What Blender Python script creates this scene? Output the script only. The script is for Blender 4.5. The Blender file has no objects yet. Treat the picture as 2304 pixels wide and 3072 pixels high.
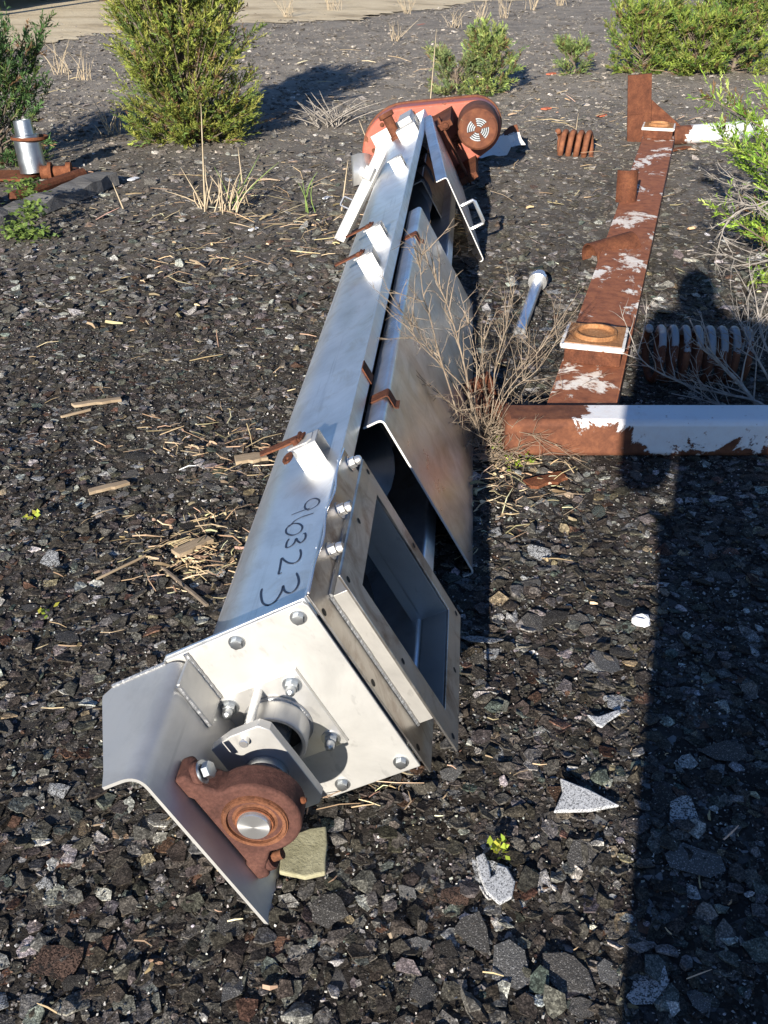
import bpy, bmesh, math, random
import numpy as np
from mathutils import Vector, Matrix
R = math.radians
random.seed(7); rng = np.random.default_rng(11)
scene = bpy.context.scene
COL = scene.collection

# ------------------------------------------------------------------ camera, sky, sun, exposure
CAM_H, PITCH = 1.5, R(30.5)
cam = bpy.data.cameras.new('camera'); camo = bpy.data.objects.new('camera', cam); COL.objects.link(camo)
cam.sensor_fit = 'VERTICAL'; cam.sensor_height = 24; cam.sensor_width = 18; cam.lens = 24
cam.clip_start = 0.02; cam.clip_end = 900
camo.location = (0, 0, CAM_H); camo.rotation_euler = (math.pi/2 - PITCH, 0, 0)
scene.camera = camo
SUN_AZ, SUN_EL = R(16), R(18.5)          # shadows run forward and 16 degrees to the right
world = bpy.data.worlds.new('World'); scene.world = world; world.use_nodes = True
wn = world.node_tree.nodes; wl = world.node_tree.links
sky = wn.new('ShaderNodeTexSky'); sky.sky_type = 'NISHITA'; sky.sun_disc = False
sky.sun_elevation = SUN_EL; sky.sun_rotation = math.pi + SUN_AZ; sky.air_density = 1.0; sky.dust_density = 0.2; sky.ozone_density = 3.0
bgn = wn['Background']; bgn.inputs['Strength'].default_value = 0.054
tint = wn.new('ShaderNodeMix'); tint.data_type = 'RGBA'; tint.blend_type = 'MULTIPLY'; tint.inputs[0].default_value = 1.0; tint.inputs[7].default_value = (.80, .97, 1.27, 1)   # the camera's white balance
wl.new(sky.outputs[0], tint.inputs[6]); wl.new(tint.outputs[2], bgn.inputs['Color'])
sl = bpy.data.lights.new('sun', 'SUN'); sl.energy = 5.0; sl.angle = R(0.5); sl.color = (1.0, 0.94, 0.85)
so = bpy.data.objects.new('sun', sl); COL.objects.link(so); so.location = (-4, -10, 6)
LDIR = Vector((math.sin(SUN_AZ)*math.cos(SUN_EL), math.cos(SUN_AZ)*math.cos(SUN_EL), -math.sin(SUN_EL)))
so.rotation_euler = LDIR.to_track_quat('-Z', 'Y').to_euler()
scene.view_settings.view_transform = 'Standard'; scene.view_settings.look = 'None'
scene.view_settings.exposure = 0.98; scene.view_settings.gamma = 1.0

# ------------------------------------------------------------------ pixel -> place (a pixel gives a direction only)
_K = 3072.0; _c, _s = math.cos(PITCH), math.sin(PITCH); _k = 2304/1659
def ray(x, y):
    x *= _k; y *= _k
    return Vector((x-1152, _K*_c + (1536-y)*_s, -_K*_s + (1536-y)*_c))
def ground_at(x, y, z=0.0):
    d = ray(x, y); return Vector((0, 0, CAM_H)) + d*((z-CAM_H)/d.z)
def at_depth(x, y, Y):
    d = ray(x, y); return Vector((0, 0, CAM_H)) + d*(Y/d.y)

# ------------------------------------------------------------------ materials
def mat(name, col=(.5, .5, .5), rough=.6, metal=0.0, spec=.5):
    m = bpy.data.materials.new(name); m.use_nodes = True
    b = m.node_tree.nodes['Principled BSDF']
    b.inputs['Base Color'].default_value = (*col, 1); b.inputs['Roughness'].default_value = rough
    b.inputs['Metallic'].default_value = metal; b.inputs['Specular IOR Level'].default_value = spec
    return m
class N:
    def __init__(s, m): s.m = m; s.t = m.node_tree; s.b = s.t.nodes['Principled BSDF']
    def new(s, ty, **kw):
        n = s.t.nodes.new(ty)
        for k, v in kw.items():
            if k in n.inputs.keys(): n.inputs[k].default_value = v
            else: setattr(n, k, v)
        return n
    def link(s, a, b): s.t.links.new(a, b)
    def coord(s, out='Object'): return s.new('ShaderNodeTexCoord').outputs[out]
    def noise(s, scale, detail=4, rough=.6, vec=None, stretch=None, dist=0.0):
        n = s.new('ShaderNodeTexNoise', Scale=scale, Detail=detail, Roughness=rough, Distortion=dist)
        v = vec or s.coord()
        if stretch:
            mp = s.new('ShaderNodeMapping'); mp.inputs['Scale'].default_value = stretch; s.link(v, mp.inputs['Vector']); v = mp.outputs[0]
        s.link(v, n.inputs['Vector']); return n.outputs['Fac']
    def vor(s, scale, out='Color', vec=None, feature='F1', rnd=1.0):
        n = s.new('ShaderNodeTexVoronoi', Scale=scale, feature=feature); n.inputs['Randomness'].default_value = rnd
        s.link(vec or s.coord(), n.inputs['Vector']); return n.outputs[out]
    def ramp(s, fac, stops, interp='LINEAR'):
        r = s.new('ShaderNodeValToRGB'); r.color_ramp.interpolation = interp; e = r.color_ramp.elements
        while len(e) < len(stops): e.new(.5)
        for el, (p, c) in zip(e, stops):
            el.position = p; el.color = (*c, 1) if len(c) == 3 else c
        s.link(fac, r.inputs['Fac']); return r.outputs['Color']
    def gray(s, fac, stops, interp='LINEAR'): return s.ramp(fac, [(p, (v, v, v)) for p, v in stops], interp)
    def mix(s, fac, a, b, mode='MIX'):
        n = s.new('ShaderNodeMix', data_type='RGBA', blend_type=mode)
        for i, v in ((0, fac), (6, a), (7, b)):
            if hasattr(v, 'is_output'): s.link(v, n.inputs[i])
            elif i == 0: n.inputs[0].default_value = v
            else: n.inputs[i].default_value = (*v, 1)
        return n.outputs[2]
    def math(s, op, a, b=0.0):
        n = s.new('ShaderNodeMath', operation=op)
        for i, v in enumerate((a, b)):
            if hasattr(v, 'is_output'): s.link(v, n.inputs[i])
            else: n.inputs[i].default_value = v
        return n.outputs[0]
    def color(s, o): s.link(o, s.b.inputs['Base Color'])
    def rough(s, o): s.link(o, s.b.inputs['Roughness'])
    def metal(s, o): s.link(o, s.b.inputs['Metallic'])
    def bump(s, h, strength=.5, dist=.01):
        n = s.new('ShaderNodeBump', Strength=strength, Distance=dist); s.link(h, n.inputs['Height']); s.link(n.outputs[0], s.b.inputs['Normal'])
M = {}
def steel(name, col, r0, r1, scale=14, stretch=(1, .06, 1), stain=None, bump=.02, metal=1.0):
    m = mat(name, col, .3, metal); n = N(m); M[name] = m
    f = n.noise(scale, 5, .65, stretch=stretch)
    n.rough(n.gray(f, [(.25, r0), (.75, r1)]))
    c = n.ramp(n.noise(4.5, 7, .68, dist=.5), [(.28, tuple(v*.76 for v in col)), (.55, col), (.8, tuple(min(1, v*1.05) for v in col))])
    scr = n.gray(n.noise(38, 3, .6, stretch=(1, .03, .5)), [(.60, 1), (.66, .86)]); c = n.mix(1.0, c, scr, 'MULTIPLY')
    if stain:
        st = n.gray(n.noise(stain[1], 6, .68, dist=.8), [(stain[2], 0), (stain[3], 1)])
        c = n.mix(st, c, stain[0])
    n.color(c); n.bump(n.noise(60, 3, .6, stretch=(1, .1, 1)), .12, bump*.05)
    return m
steel('steel_wall', (.84, .86, .88), .34, .47, metal=.94, scale=6, stretch=(1, .25, 1), stain=((.60, .575, .53), 9, .52, .80))
steel('steel_plate', (.575, .56, .525), .46, .58, stretch=(1, 1, 1), metal=.6, stain=((.30, .17, .09), 55, .735, .76))
steel('steel_spout', (.66, .63, .58), .38, .50, stretch=(1, 1, 1), metal=.75)
steel('steel_cover', (.62, .59, .55), .30, .46, stretch=(1, 1, 1), stain=((.20, .12, .07), 7, .48, .72))
steel('steel_edge', (.72, .70, .66), .5, .6, stretch=(1, 1, 1), metal=.2)
steel('steel_semi', (.74, .72, .68), .24, .50, scale=11, stretch=(1, 1, 1), metal=.72)
steel('steel_lid', (.70, .68, .66), .22, .46, scale=7, stretch=(1, .5, 1), stain=((.46, .42, .37), 8, .42, .72), metal=.93)
steel('steel_bright', (.76, .745, .72), .20, .32, stretch=(1, 1, 1), metal=.8)
steel('galvanised', (.55, .57, .58), .30, .45, stretch=(1, 1, 1))
steel('steel_dark', (.16, .16, .16), .35, .5, stretch=(1, 1, 1))
# machined shaft end: concentric turning marks
m = mat('machined', (.72, .71, .69), .34, .85); M['machined'] = m
m.node_tree.nodes['Principled BSDF'].inputs['Anisotropic'].default_value = .8
tg = m.node_tree.nodes.new('ShaderNodeTangent'); tg.direction_type = 'RADIAL'; tg.axis = 'Y'
m.node_tree.links.new(tg.outputs[0], m.node_tree.nodes['Principled BSDF'].inputs['Tangent'])
def rust(name, dark, mid, lite, scale=18, bump=.004):
    m = mat(name, mid, .85, 0, .25); n = N(m); M[name] = m
    f = n.noise(scale, 8, .7)
    c = n.ramp(f, [(.28, dark), (.5, mid), (.74, lite)])
    spk = n.gray(n.noise(scale*9, 3, .7), [(.35, .72), (.65, 1.12)])
    n.color(n.mix(1.0, c, spk, 'MULTIPLY')); n.bump(n.noise(scale*7, 6, .75), .7, bump)
    return m
rust('rust', (.055, .020, .011), (.115, .040, .020), (.20, .075, .034), scale=13)
rust('rust_orange', (.085, .029, .014), (.165, .057, .025), (.27, .105, .048))
rust('cast_rust', (.050, .022, .017), (.095, .041, .031), (.15, .068, .048), scale=16, bump=.003)
rust('pad_ochre', (.20, .09, .035), (.36, .17, .07), (.46, .26, .13), scale=14)
rust('cast_orange', (.085, .036, .020), (.17, .068, .034), (.26, .115, .06), scale=26, bump=.003)
def painted(name, paint, thresh, ruststops=((.062, .022, .012), (.13, .046, .022), (.23, .088, .04)), grad=None, scale=5, stretch=(1, 1, 1), width=.03, stainy=.35):
    """paint flaked off rusted steel; grad=(axis, at, slope) bares one end of the piece"""
    m = mat(name, paint, .5, 0, .4); n = N(m); M[name] = m
    f = n.noise(scale, 9, .72, stretch=stretch, dist=.4)
    if grad:
        for ax, at, slope, *lim in grad:
            sep = n.new('ShaderNodeSeparateXYZ'); n.link(n.coord(), sep.inputs[0])
            g = n.math('MULTIPLY', n.math('SUBTRACT', sep.outputs[ax], at), slope)
            g = n.math('MAXIMUM', n.math('MINIMUM', g, lim[0] if lim else .45), -.45)
            f = n.math('ADD', f, g)
    mask = n.gray(f, [(max(0, thresh-width*.3), 0), (min(1, thresh+width*.3), 1)])
    near = n.gray(f, [(thresh-.02, 1), (min(1, thresh+.2), 0)])
    rc = n.ramp(n.noise(22, 8, .7), [(.28, ruststops[0]), (.5, ruststops[1]), (.74, ruststops[2])])
    stain = n.math('MULTIPLY', near, n.gray(n.noise(26, 5, .7), [(.4, 0), (.8, stainy)]))
    pc = n.mix(stain, paint, (.5, .25, .12))
    spots = n.gray(n.noise(48, 4, .7), [(.64, 0), (.70, .8)]); pc = n.mix(spots, pc, (.30, .14, .07)); n.color(n.mix(mask, rc, pc)); n.rough(n.gray(mask, [(0, .85), (1, .42)]))
    h = n.math('ADD', n.math('MULTIPLY', mask, .6), n.math('MULTIPLY', n.noise(130, 5, .7), .35))
    n.bump(h, .7, .004); return m
painted('beam_paint', (.88, .82, .72), .560, scale=2.7, stretch=(1.5, 1.2, 1), width=.04, stainy=.9, ruststops=((.13, .044, .022), (.26, .088, .040), (.38, .145, .062)))
painted('pipe_paint', (.80, .79, .77), .50, grad=((0, .66, 1.8, .035), (2, .080, 1.5)), scale=5.2)
painted('far_pipe_paint', (.80, .79, .77), .47, grad=((0, 2.24, 3),), scale=6)
painted('pad_edge', (.80, .76, .69), .40, scale=22)
painted('pad_paint', (.80, .74, .66), .50, grad=((2, .148, -9),), scale=20)
painted('guard_paint', (.33, .092, .058), .38, scale=8, width=.06, stainy=.5)
painted('motor_paint', (.55, .42, .24), .66, ruststops=((.065, .022, .012), (.125, .042, .02), (.19, .07, .03)), scale=9, width=.05)
painted('blue_paint', (.33, .42, .48), .45, scale=16)
# weld bead
m = mat('weld', (.42, .42, .42), .48, .9); n = N(m); M['weld'] = m; n.bump(n.noise(140, 2, .5), .7, .003)
M['ink'] = mat('ink', (.012, .02, .045), .45)
M['black'] = mat('black', (.01, .01, .01), .7)
M['rubber'] = mat('rubber', (.02, .02, .02), .6)
def simple(name, stops, scale, rough=.8, stretch=(1, 1, 1), bump=.3, bd=.003, bscale=4):
    m = mat(name, stops[-1][1], rough, 0, .3); n = N(m); M[name] = m
    n.color(n.ramp(n.noise(scale, 6, .65, stretch=stretch), stops)); n.bump(n.noise(scale*bscale, 5, .7, stretch=stretch), bump, bd)
    return m
simple('wood_pale', [(.3, (.20, .14, .085)), (.7, (.46, .36, .24))], 30, stretch=(1, .12, 1))
simple('wood_grey', [(.3, (.075, .07, .066)), (.7, (.20, .19, .175))], 18, stretch=(.12, 1, 1), bump=.6, bd=.01)
simple('bark', [(.3, (.10, .075, .055)), (.7, (.22, .175, .13))], 40, stretch=(1, 1, .2))
simple('twig', [(.3, (.15, .11, .075)), (.7, (.34, .27, .195))], 30)
simple('twig_grey', [(.3, (.18, .155, .13)), (.7, (.40, .36, .31))], 30)
simple('stone_slab', [(.3, (.24, .22, .13)), (.7, (.42, .39, .25))], 38, stretch=(1, 1, 1), bump=.6, bd=.004)
simple('sand', [(.3, (.30, .225, .13)), (.48, (.58, .47, .30)), (.75, (.70, .59, .40))], 1.3, stretch=(.7, 1.0, 1), bump=.5, bd=.05, bscale=10)
simple('paper', [(.3, (.68, .68, .68)), (.7, (.82, .82, .82))], 20, rough=.7)
simple('cloth_dark', [(.3, (.03, .035, .05)), (.7, (.05, .055, .08))], 60)
simple('cloth_jeans', [(.3, (.035, .05, .09)), (.7, (.06, .08, .13))], 60)
simple('skin', [(.3, (.42, .26, .19)), (.7, (.50, .32, .24))], 12, rough=.5)
simple('hair', [(.3, (.03, .02, .014)), (.7, (.06, .04, .025))], 50)
simple('shed_wall', [(.3, (.33, .31, .27)), (.7, (.45, .43, .38))], 3)
simple('tarp_blue', [(.3, (.04, .10, .26)), (.7, (.08, .17, .38))], 2)
simple('red_scrap', [(.3, (.40, .10, .05)), (.7, (.55, .17, .09))], 20)
def attr_mat(name, rough=.7, spec=.3, speckle=False, transl=0.0):
    m = mat(name, (.1, .1, .1), rough, 0, spec); n = N(m); M[name] = m
    a = n.new('ShaderNodeVertexColor'); a.layer_name = 'Col'; c = a.outputs['Color']
    if speckle:    # mineral granules bedded in black asphalt
        v = n.new('ShaderNodeTexVoronoi', Scale=420.0); n.link(n.coord(), v.inputs['Vector'])
        bw = n.new('ShaderNodeRGBToBW'); n.link(v.outputs['Color'], bw.inputs[0])
        g = n.gray(bw.outputs[0], [(.30, .55), (.62, 1.0), (.80, 1.6)])
        patch = n.gray(n.noise(55, 4, .7), [(.36, .45), (.56, 1.1)])
        c = n.mix(1.0, n.mix(1.0, c, g, 'MULTIPLY'), patch, 'MULTIPLY')
        n.bump(n.math('ADD', bw.outputs[0], n.math('MULTIPLY', n.noise(90, 4, .6), 1.5)), .8, .003)
    n.color(c)
    if transl:
        tr = n.new('ShaderNodeBsdfTranslucent'); n.link(c, tr.inputs['Color'])
        mx = n.new('ShaderNodeMixShader'); mx.inputs[0].default_value = transl
        out = n.t.nodes['Material Output']
        n.link(n.b.outputs[0], mx.inputs[1]); n.link(tr.outputs[0], mx.inputs[2]); n.link(mx.outputs[0], out.inputs['Surface'])
    return m
attr_mat('shards', .75, .14, speckle=True)
attr_mat('granules', .7, .2)
attr_mat('foliage', .6, .25, transl=.25)
attr_mat('straw', .7, .25)
# ground: crushed roofing shingle, chips too small to pick apart
def ground_mat():
    m = mat('ground', (.04, .04, .04), .85, 0, .1); n = N(m); M['ground'] = m
    co = n.coord()
    def chips(scale, stops):
        v = n.new('ShaderNodeTexVoronoi', Scale=scale); n.link(co, v.inputs['Vector'])
        sep = n.new('ShaderNodeSeparateColor'); n.link(v.outputs['Color'], sep.inputs[0])
        return n.ramp(sep.outputs[0], stops, 'CONSTANT'), sep.outputs[1], v.outputs['Distance']
    c1, h1, d1 = chips(85, [(0, (.028, .023, .018)), (.45, (.052, .044, .035)), (.72, (.085, .074, .062)), (.9, (.10, .098, .095)), (.965, (.30, .29, .28))])
    c2, h2, d2 = chips(30, [(0, (.030, .026, .023)), (.5, (.050, .045, .040)), (.78, (.09, .085, .08)), (.93, (.20, .20, .195)), (.98, (.16, .09, .06))])
    c = n.mix(n.gray(n.noise(9, 4, .6), [(.42, 0), (.58, 1)]), c1, c2)
    # farther off the ground colour blends in patches to a pale tan
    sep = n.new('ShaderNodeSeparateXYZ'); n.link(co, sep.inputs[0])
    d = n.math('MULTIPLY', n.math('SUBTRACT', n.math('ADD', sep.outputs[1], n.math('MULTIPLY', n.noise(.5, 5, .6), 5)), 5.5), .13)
    far_blend = n.math('MULTIPLY', n.math('MAXIMUM', n.math('MINIMUM', d, 1), 0), n.gray(n.noise(2.2, 6, .65), [(.3, .35), (.65, .85)]))
    n.color(n.mix(far_blend, c, (.40, .35, .285)))
    h = n.math('ADD', n.math('MULTIPLY', h1, .6), h2)
    n.bump(n.math('ADD', h, n.math('MULTIPLY', n.noise(160, 4, .7), .5)), .9, .012)
ground_mat()

# ------------------------------------------------------------------ mesh helpers
def setp(o, label=None, cat=None, group=None, kind=None):
    if label: o['label'] = label
    if cat: o['category'] = cat
    if group: o['group'] = group
    if kind: o['kind'] = kind
    return o
def thing(name, label, cat, loc=(0, 0, 0), group=None, mtx=None, rotz=0.0):
    o = bpy.data.objects.new(name, None); COL.objects.link(o); o.empty_display_size = .05
    if mtx is not None: o.matrix_world = mtx
    else: o.location = loc; o.rotation_euler = (0, 0, rotz)
    return setp(o, label, cat, group)
def frame(axis):
    a = Vector(axis).normalized(); t = Vector((0, 0, 1)) if abs(a.z) < .9 else Vector((1, 0, 0))
    u = a.cross(t).normalized(); return u, a.cross(u), a
def arc(cx, cy, r, a0, a1, n):
    return [(cx + r*math.cos(R(a0+(a1-a0)*i/n)), cy + r*math.sin(R(a0+(a1-a0)*i/n))) for i in range(n+1)]
def rounded(pts, r, n=5):
    """open polyline with its inner corners rounded"""
    out = [pts[0]]
    for p, q, s in zip(pts, pts[1:], pts[2:]):
        p, q, s = Vector(p), Vector(q), Vector(s)
        d0, d1 = (p-q).normalized(), (s-q).normalized(); k = r
        for i in range(n+1):
            t = i/n; a = q+d0*k*(1-t)**2 + d1*k*t**2
            out.append((a.x, a.y))
    return out + [pts[-1]]
class MB:
    def __init__(s): s.v = []; s.f = []
    def add(s, vs, fs):
        o = len(s.v); s.v += [tuple(v) for v in vs]; s.f += [tuple(i+o for i in f) for f in fs]; return s
    def box(s, x0, x1, y0, y1, z0, z1):
        return s.add([(x, y, z) for x in (x0, x1) for y in (y0, y1) for z in (z0, z1)],
                     [(0, 1, 3, 2), (4, 6, 7, 5), (0, 4, 5, 1), (2, 3, 7, 6), (0, 2, 6, 4), (1, 5, 7, 3)])
    def prism(s, poly, lo, hi, axis='y'):
        """closed 2-D polygon (x,z) / (x,y) / (y,z) pushed along the remaining axis"""
        n = len(poly)
        def pt(p, h): return {'y': (p[0], h, p[1]), 'z': (p[0], p[1], h), 'x': (h, p[0], p[1])}[axis]
        vs = [pt(p, lo) for p in poly] + [pt(p, hi) for p in poly]
        return s.add(vs, [tuple(range(n)), tuple(range(2*n-1, n-1, -1))] + [(i, i+n, (i+1) % n+n, (i+1) % n) for i in range(n)])
    def holed(s, outer, inner, lo, hi, axis='y'):
        """frame between two polygons of equal point count"""
        n = len(outer)
        def pt(p, h): return {'y': (p[0], h, p[1]), 'z': (p[0], p[1], h), 'x': (h, p[0], p[1])}[axis]
        vs = [pt(p, lo) for p in outer] + [pt(p, hi) for p in outer] + [pt(p, lo) for p in inner] + [pt(p, hi) for p in inner]
        fs = []
        for i in range(n):
            j = (i+1) % n
            fs += [(i, j, j+n, i+n), (i+2*n, i+3*n, j+3*n, j+2*n), (i, i+2*n, j+2*n, j), (i+n, j+n, j+3*n, i+3*n)]
        return s.add(vs, fs)
    def sheet(s, path, t, lo, hi, axis='y'):
        """open path of sheet metal of thickness t pushed along an axis"""
        P = [Vector(p) for p in path]; off = []
        for i, p in enumerate(P):
            d0 = (P[i]-P[i-1]).normalized() if i else (P[1]-P[0]).normalized()
            d1 = (P[i+1]-P[i]).normalized() if i < len(P)-1 else d0
            d = (d0+d1).normalized(); nrm = Vector((-d.y, d.x)); off.append(p+nrm*t/max(.5, nrm.dot(Vector((-d0.y, d0.x)))))
        n = len(P)
        def pt(p, h): return {'y': (p[0], h, p[1]), 'z': (p[0], p[1], h), 'x': (h, p[0], p[1])}[axis]
        vs = [pt(p, lo) for p in P] + [pt(p, lo) for p in off] + [pt(p, hi) for p in P] + [pt(p, hi) for p in off]
        fs = []
        for i in range(n-1):
            fs += [(i, i+1, i+1+2*n, i+2*n), (i+n, i+3*n, i+1+3*n, i+1+n), (i, i+n, i+1+n, i+1), (i+2*n, i+1+2*n, i+1+3*n, i+3*n)]
        fs += [(0, 2*n, 3*n, n), (n-1, 2*n-1, 4*n-1, 3*n-1)]
        return s.add(vs, fs)
    def tube(s, pts, rad, n=8, cap=True):
        P = [Vector(p) for p in pts]; rad = rad if hasattr(rad, '__len__') else [rad]*len(P)
        u, v, _ = frame(P[1]-P[0]); vs = []; fs = []
        for i, p in enumerate(P):
            d = (P[min(i+1, len(P)-1)]-P[max(i-1, 0)]).normalized()
            u = (u-d*u.dot(d)).normalized(); v = d.cross(u)
            vs += [p+(u*math.cos(2*math.pi*k/n)+v*math.sin(2*math.pi*k/n))*rad[i] for k in range(n)]
        for i in range(len(P)-1):
            fs += [(i*n+k, i*n+(k+1) % n, (i+1)*n+(k+1) % n, (i+1)*n+k) for k in range(n)]
        if cap: fs += [tuple(range(n-1, -1, -1)), tuple(range((len(P)-1)*n, len(P)*n))]
        return s.add(vs, fs)
    def lathe(s, prof, org, axis, n=32):
        """profile of (radius, height along axis)"""
        u, v, a = frame(axis); org = Vector(org); vs = []; fs = []; m = len(prof)
        for k in range(n):
            c, q = math.cos(2*math.pi*k/n), math.sin(2*math.pi*k/n)
            vs += [org + (u*c+v*q)*max(r, 1e-5) + a*h for r, h in prof]
        for k in range(n):
            j = (k+1) % n
            fs += [(k*m+i, k*m+i+1, j*m+i+1, j*m+i) for i in range(m-1)]
        return s.add(vs, fs)
    def hexbolt(s, p, axis, r=.011, h=.012, washer=True):
        u, v, a = frame(axis); p = Vector(p)
        if washer: s.lathe([(0, 0), (r*1.45, 0), (r*1.45, .0025), (0, .0025)], p, axis, 18)
        q = p+a*.0025
        lo = [q+(u*math.cos(R(60*k))+v*math.sin(R(60*k)))*r for k in range(6)]
        hi = [x+a*h*.85 for x in lo]; top = [q+(x-q)*.86+a*h*.15 for x in hi]
        return s.add(lo+hi+top, [tuple(range(12, 18))] + [(k, (k+1) % 6, 6+(k+1) % 6, 6+k) for k in range(6)] + [(6+k, 6+(k+1) % 6, 12+(k+1) % 6, 12+k) for k in range(6)])
    def obj(s, name, material, parent=None, smooth=True, bevel=0.0, sharp=32, recalc=True):
        me = bpy.data.meshes.new(name); me.from_pydata(s.v, [], s.f); me.update()
        if recalc:
            bm = bmesh.new(); bm.from_mesh(me); bmesh.ops.remove_doubles(bm, verts=bm.verts, dist=1e-5)
            bmesh.ops.recalc_face_normals(bm, faces=bm.faces); bm.to_mesh(me); bm.free()
        me.materials.append(M[material] if isinstance(material, str) else material)
        if smooth:
            me.polygons.foreach_set('use_smooth', [True]*len(me.polygons)); me.set_sharp_from_angle(angle=R(sharp))
        o = bpy.data.objects.new(name, me); COL.objects.link(o)
        if parent: o.parent = parent
        if bevel:
            b = o.modifiers.new('bevel', 'BEVEL'); b.width = bevel; b.segments = 2; b.limit_method = 'ANGLE'; b.angle_limit = R(40); b.harden_normals = False
        return o
def tri_mesh(name, V, T, C, material, parent=None):
    """numpy triangles with one colour per vertex"""
    me = bpy.data.meshes.new(name); nv, nt = len(V), len(T)
    me.vertices.add(nv); me.vertices.foreach_set('co', np.ascontiguousarray(V, np.float32).ravel())
    me.loops.add(nt*3); me.loops.foreach_set('vertex_index', np.ascontiguousarray(T, np.int32).ravel())
    me.polygons.add(nt); me.polygons.foreach_set('loop_start', np.arange(0, nt*3, 3, dtype=np.int32))
    a = me.color_attributes.new('Col', 'FLOAT_COLOR', 'POINT')
    a.data.foreach_set('color', np.concatenate([C, np.ones((nv, 1))], 1).astype(np.float32).ravel())
    me.polygons.foreach_set('use_smooth', np.zeros(nt, dtype=bool)); me.update(); me.validate(); me.materials.append(M[material])
    o = bpy.data.objects.new(name, me); COL.objects.link(o)
    if parent: o.parent = parent
    return o
def copy_tree(o, parent=None):
    c = o.copy(); COL.objects.link(c)
    if parent: c.parent = parent
    for ch in list(o.children): copy_tree(ch, c)
    return c

# ------------------------------------------------------------------ ground
def hgt(x, y):
    return (.010*np.sin(1.7*x+.6*y+.4)*np.sin(1.1*y-.5*x) + .006*np.sin(4.3*x-2.2*y+1.3) + .005*np.sin(3.1*y+5.2*x) + .003*np.sin(9.7*x+7.1*y))
xs = np.concatenate([[-400, -200, -90, -40, -20, -12, -8, -6], np.arange(-5, 5.01, .07), [6, 8, 12, 20, 40, 90, 200, 400]])
ys = np.concatenate([[-400, -150, -50, -15, -6, -3, -1.5], np.arange(-.5, 9.01, .07), np.arange(9.3, 16, .4), [18, 22, 28, 40, 70, 140, 280, 500]])
X, Y = np.meshgrid(xs, ys); Z = hgt(X, Y)
V = np.stack([X.ravel(), Y.ravel(), Z.ravel()], 1); nx, ny = len(xs), len(ys)
i = np.arange(ny-1)[:, None]*nx + np.arange(nx-1)[None]; i = i.ravel()
me = bpy.data.meshes.new('ground'); me.from_pydata(V.tolist(), [], np.stack([i, i+1, i+nx+1, i+nx], 1).tolist())
me.materials.append(M['ground']); me.polygons.foreach_set('use_smooth', [True]*len(me.polygons))
ground = bpy.data.objects.new('ground', me); COL.objects.link(ground)
setp(ground, 'dark ground of crushed roofing shingle', None, kind='structure')

# sandy track far at the back left
A0, A1 = Vector((-9.5, 9.2)), Vector((7.5, 26.5)); mb = MB(); vs = []; fs = []
nseg = 420
for k in range(nseg+1):
    t = k/nseg; p = A0.lerp(A1, t) + Vector((-.7, .7))*(.30*math.sin(t*21)+.20*math.sin(t*57+1)+.10*math.sin(t*131)+.09*math.sin(t*397+2)+random.gauss(0, .05))
    for w, dz in ((0, .012), (.6, .022), (2, .026), (7, .028), (22, .03), (120, .03)):
        q = p+Vector((-.7, .7))*w; vs.append((q.x, q.y, dz))
fs = [(k*6+j, (k+1)*6+j, (k+1)*6+j+1, k*6+j+1) for k in range(nseg) for j in range(5)]
sand = mb.add(vs, fs).obj('sandy_track', 'sand', sharp=180, recalc=False); setp(sand, 'pale sandy track along the far edge of the dark ground', None, kind='structure')

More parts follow.
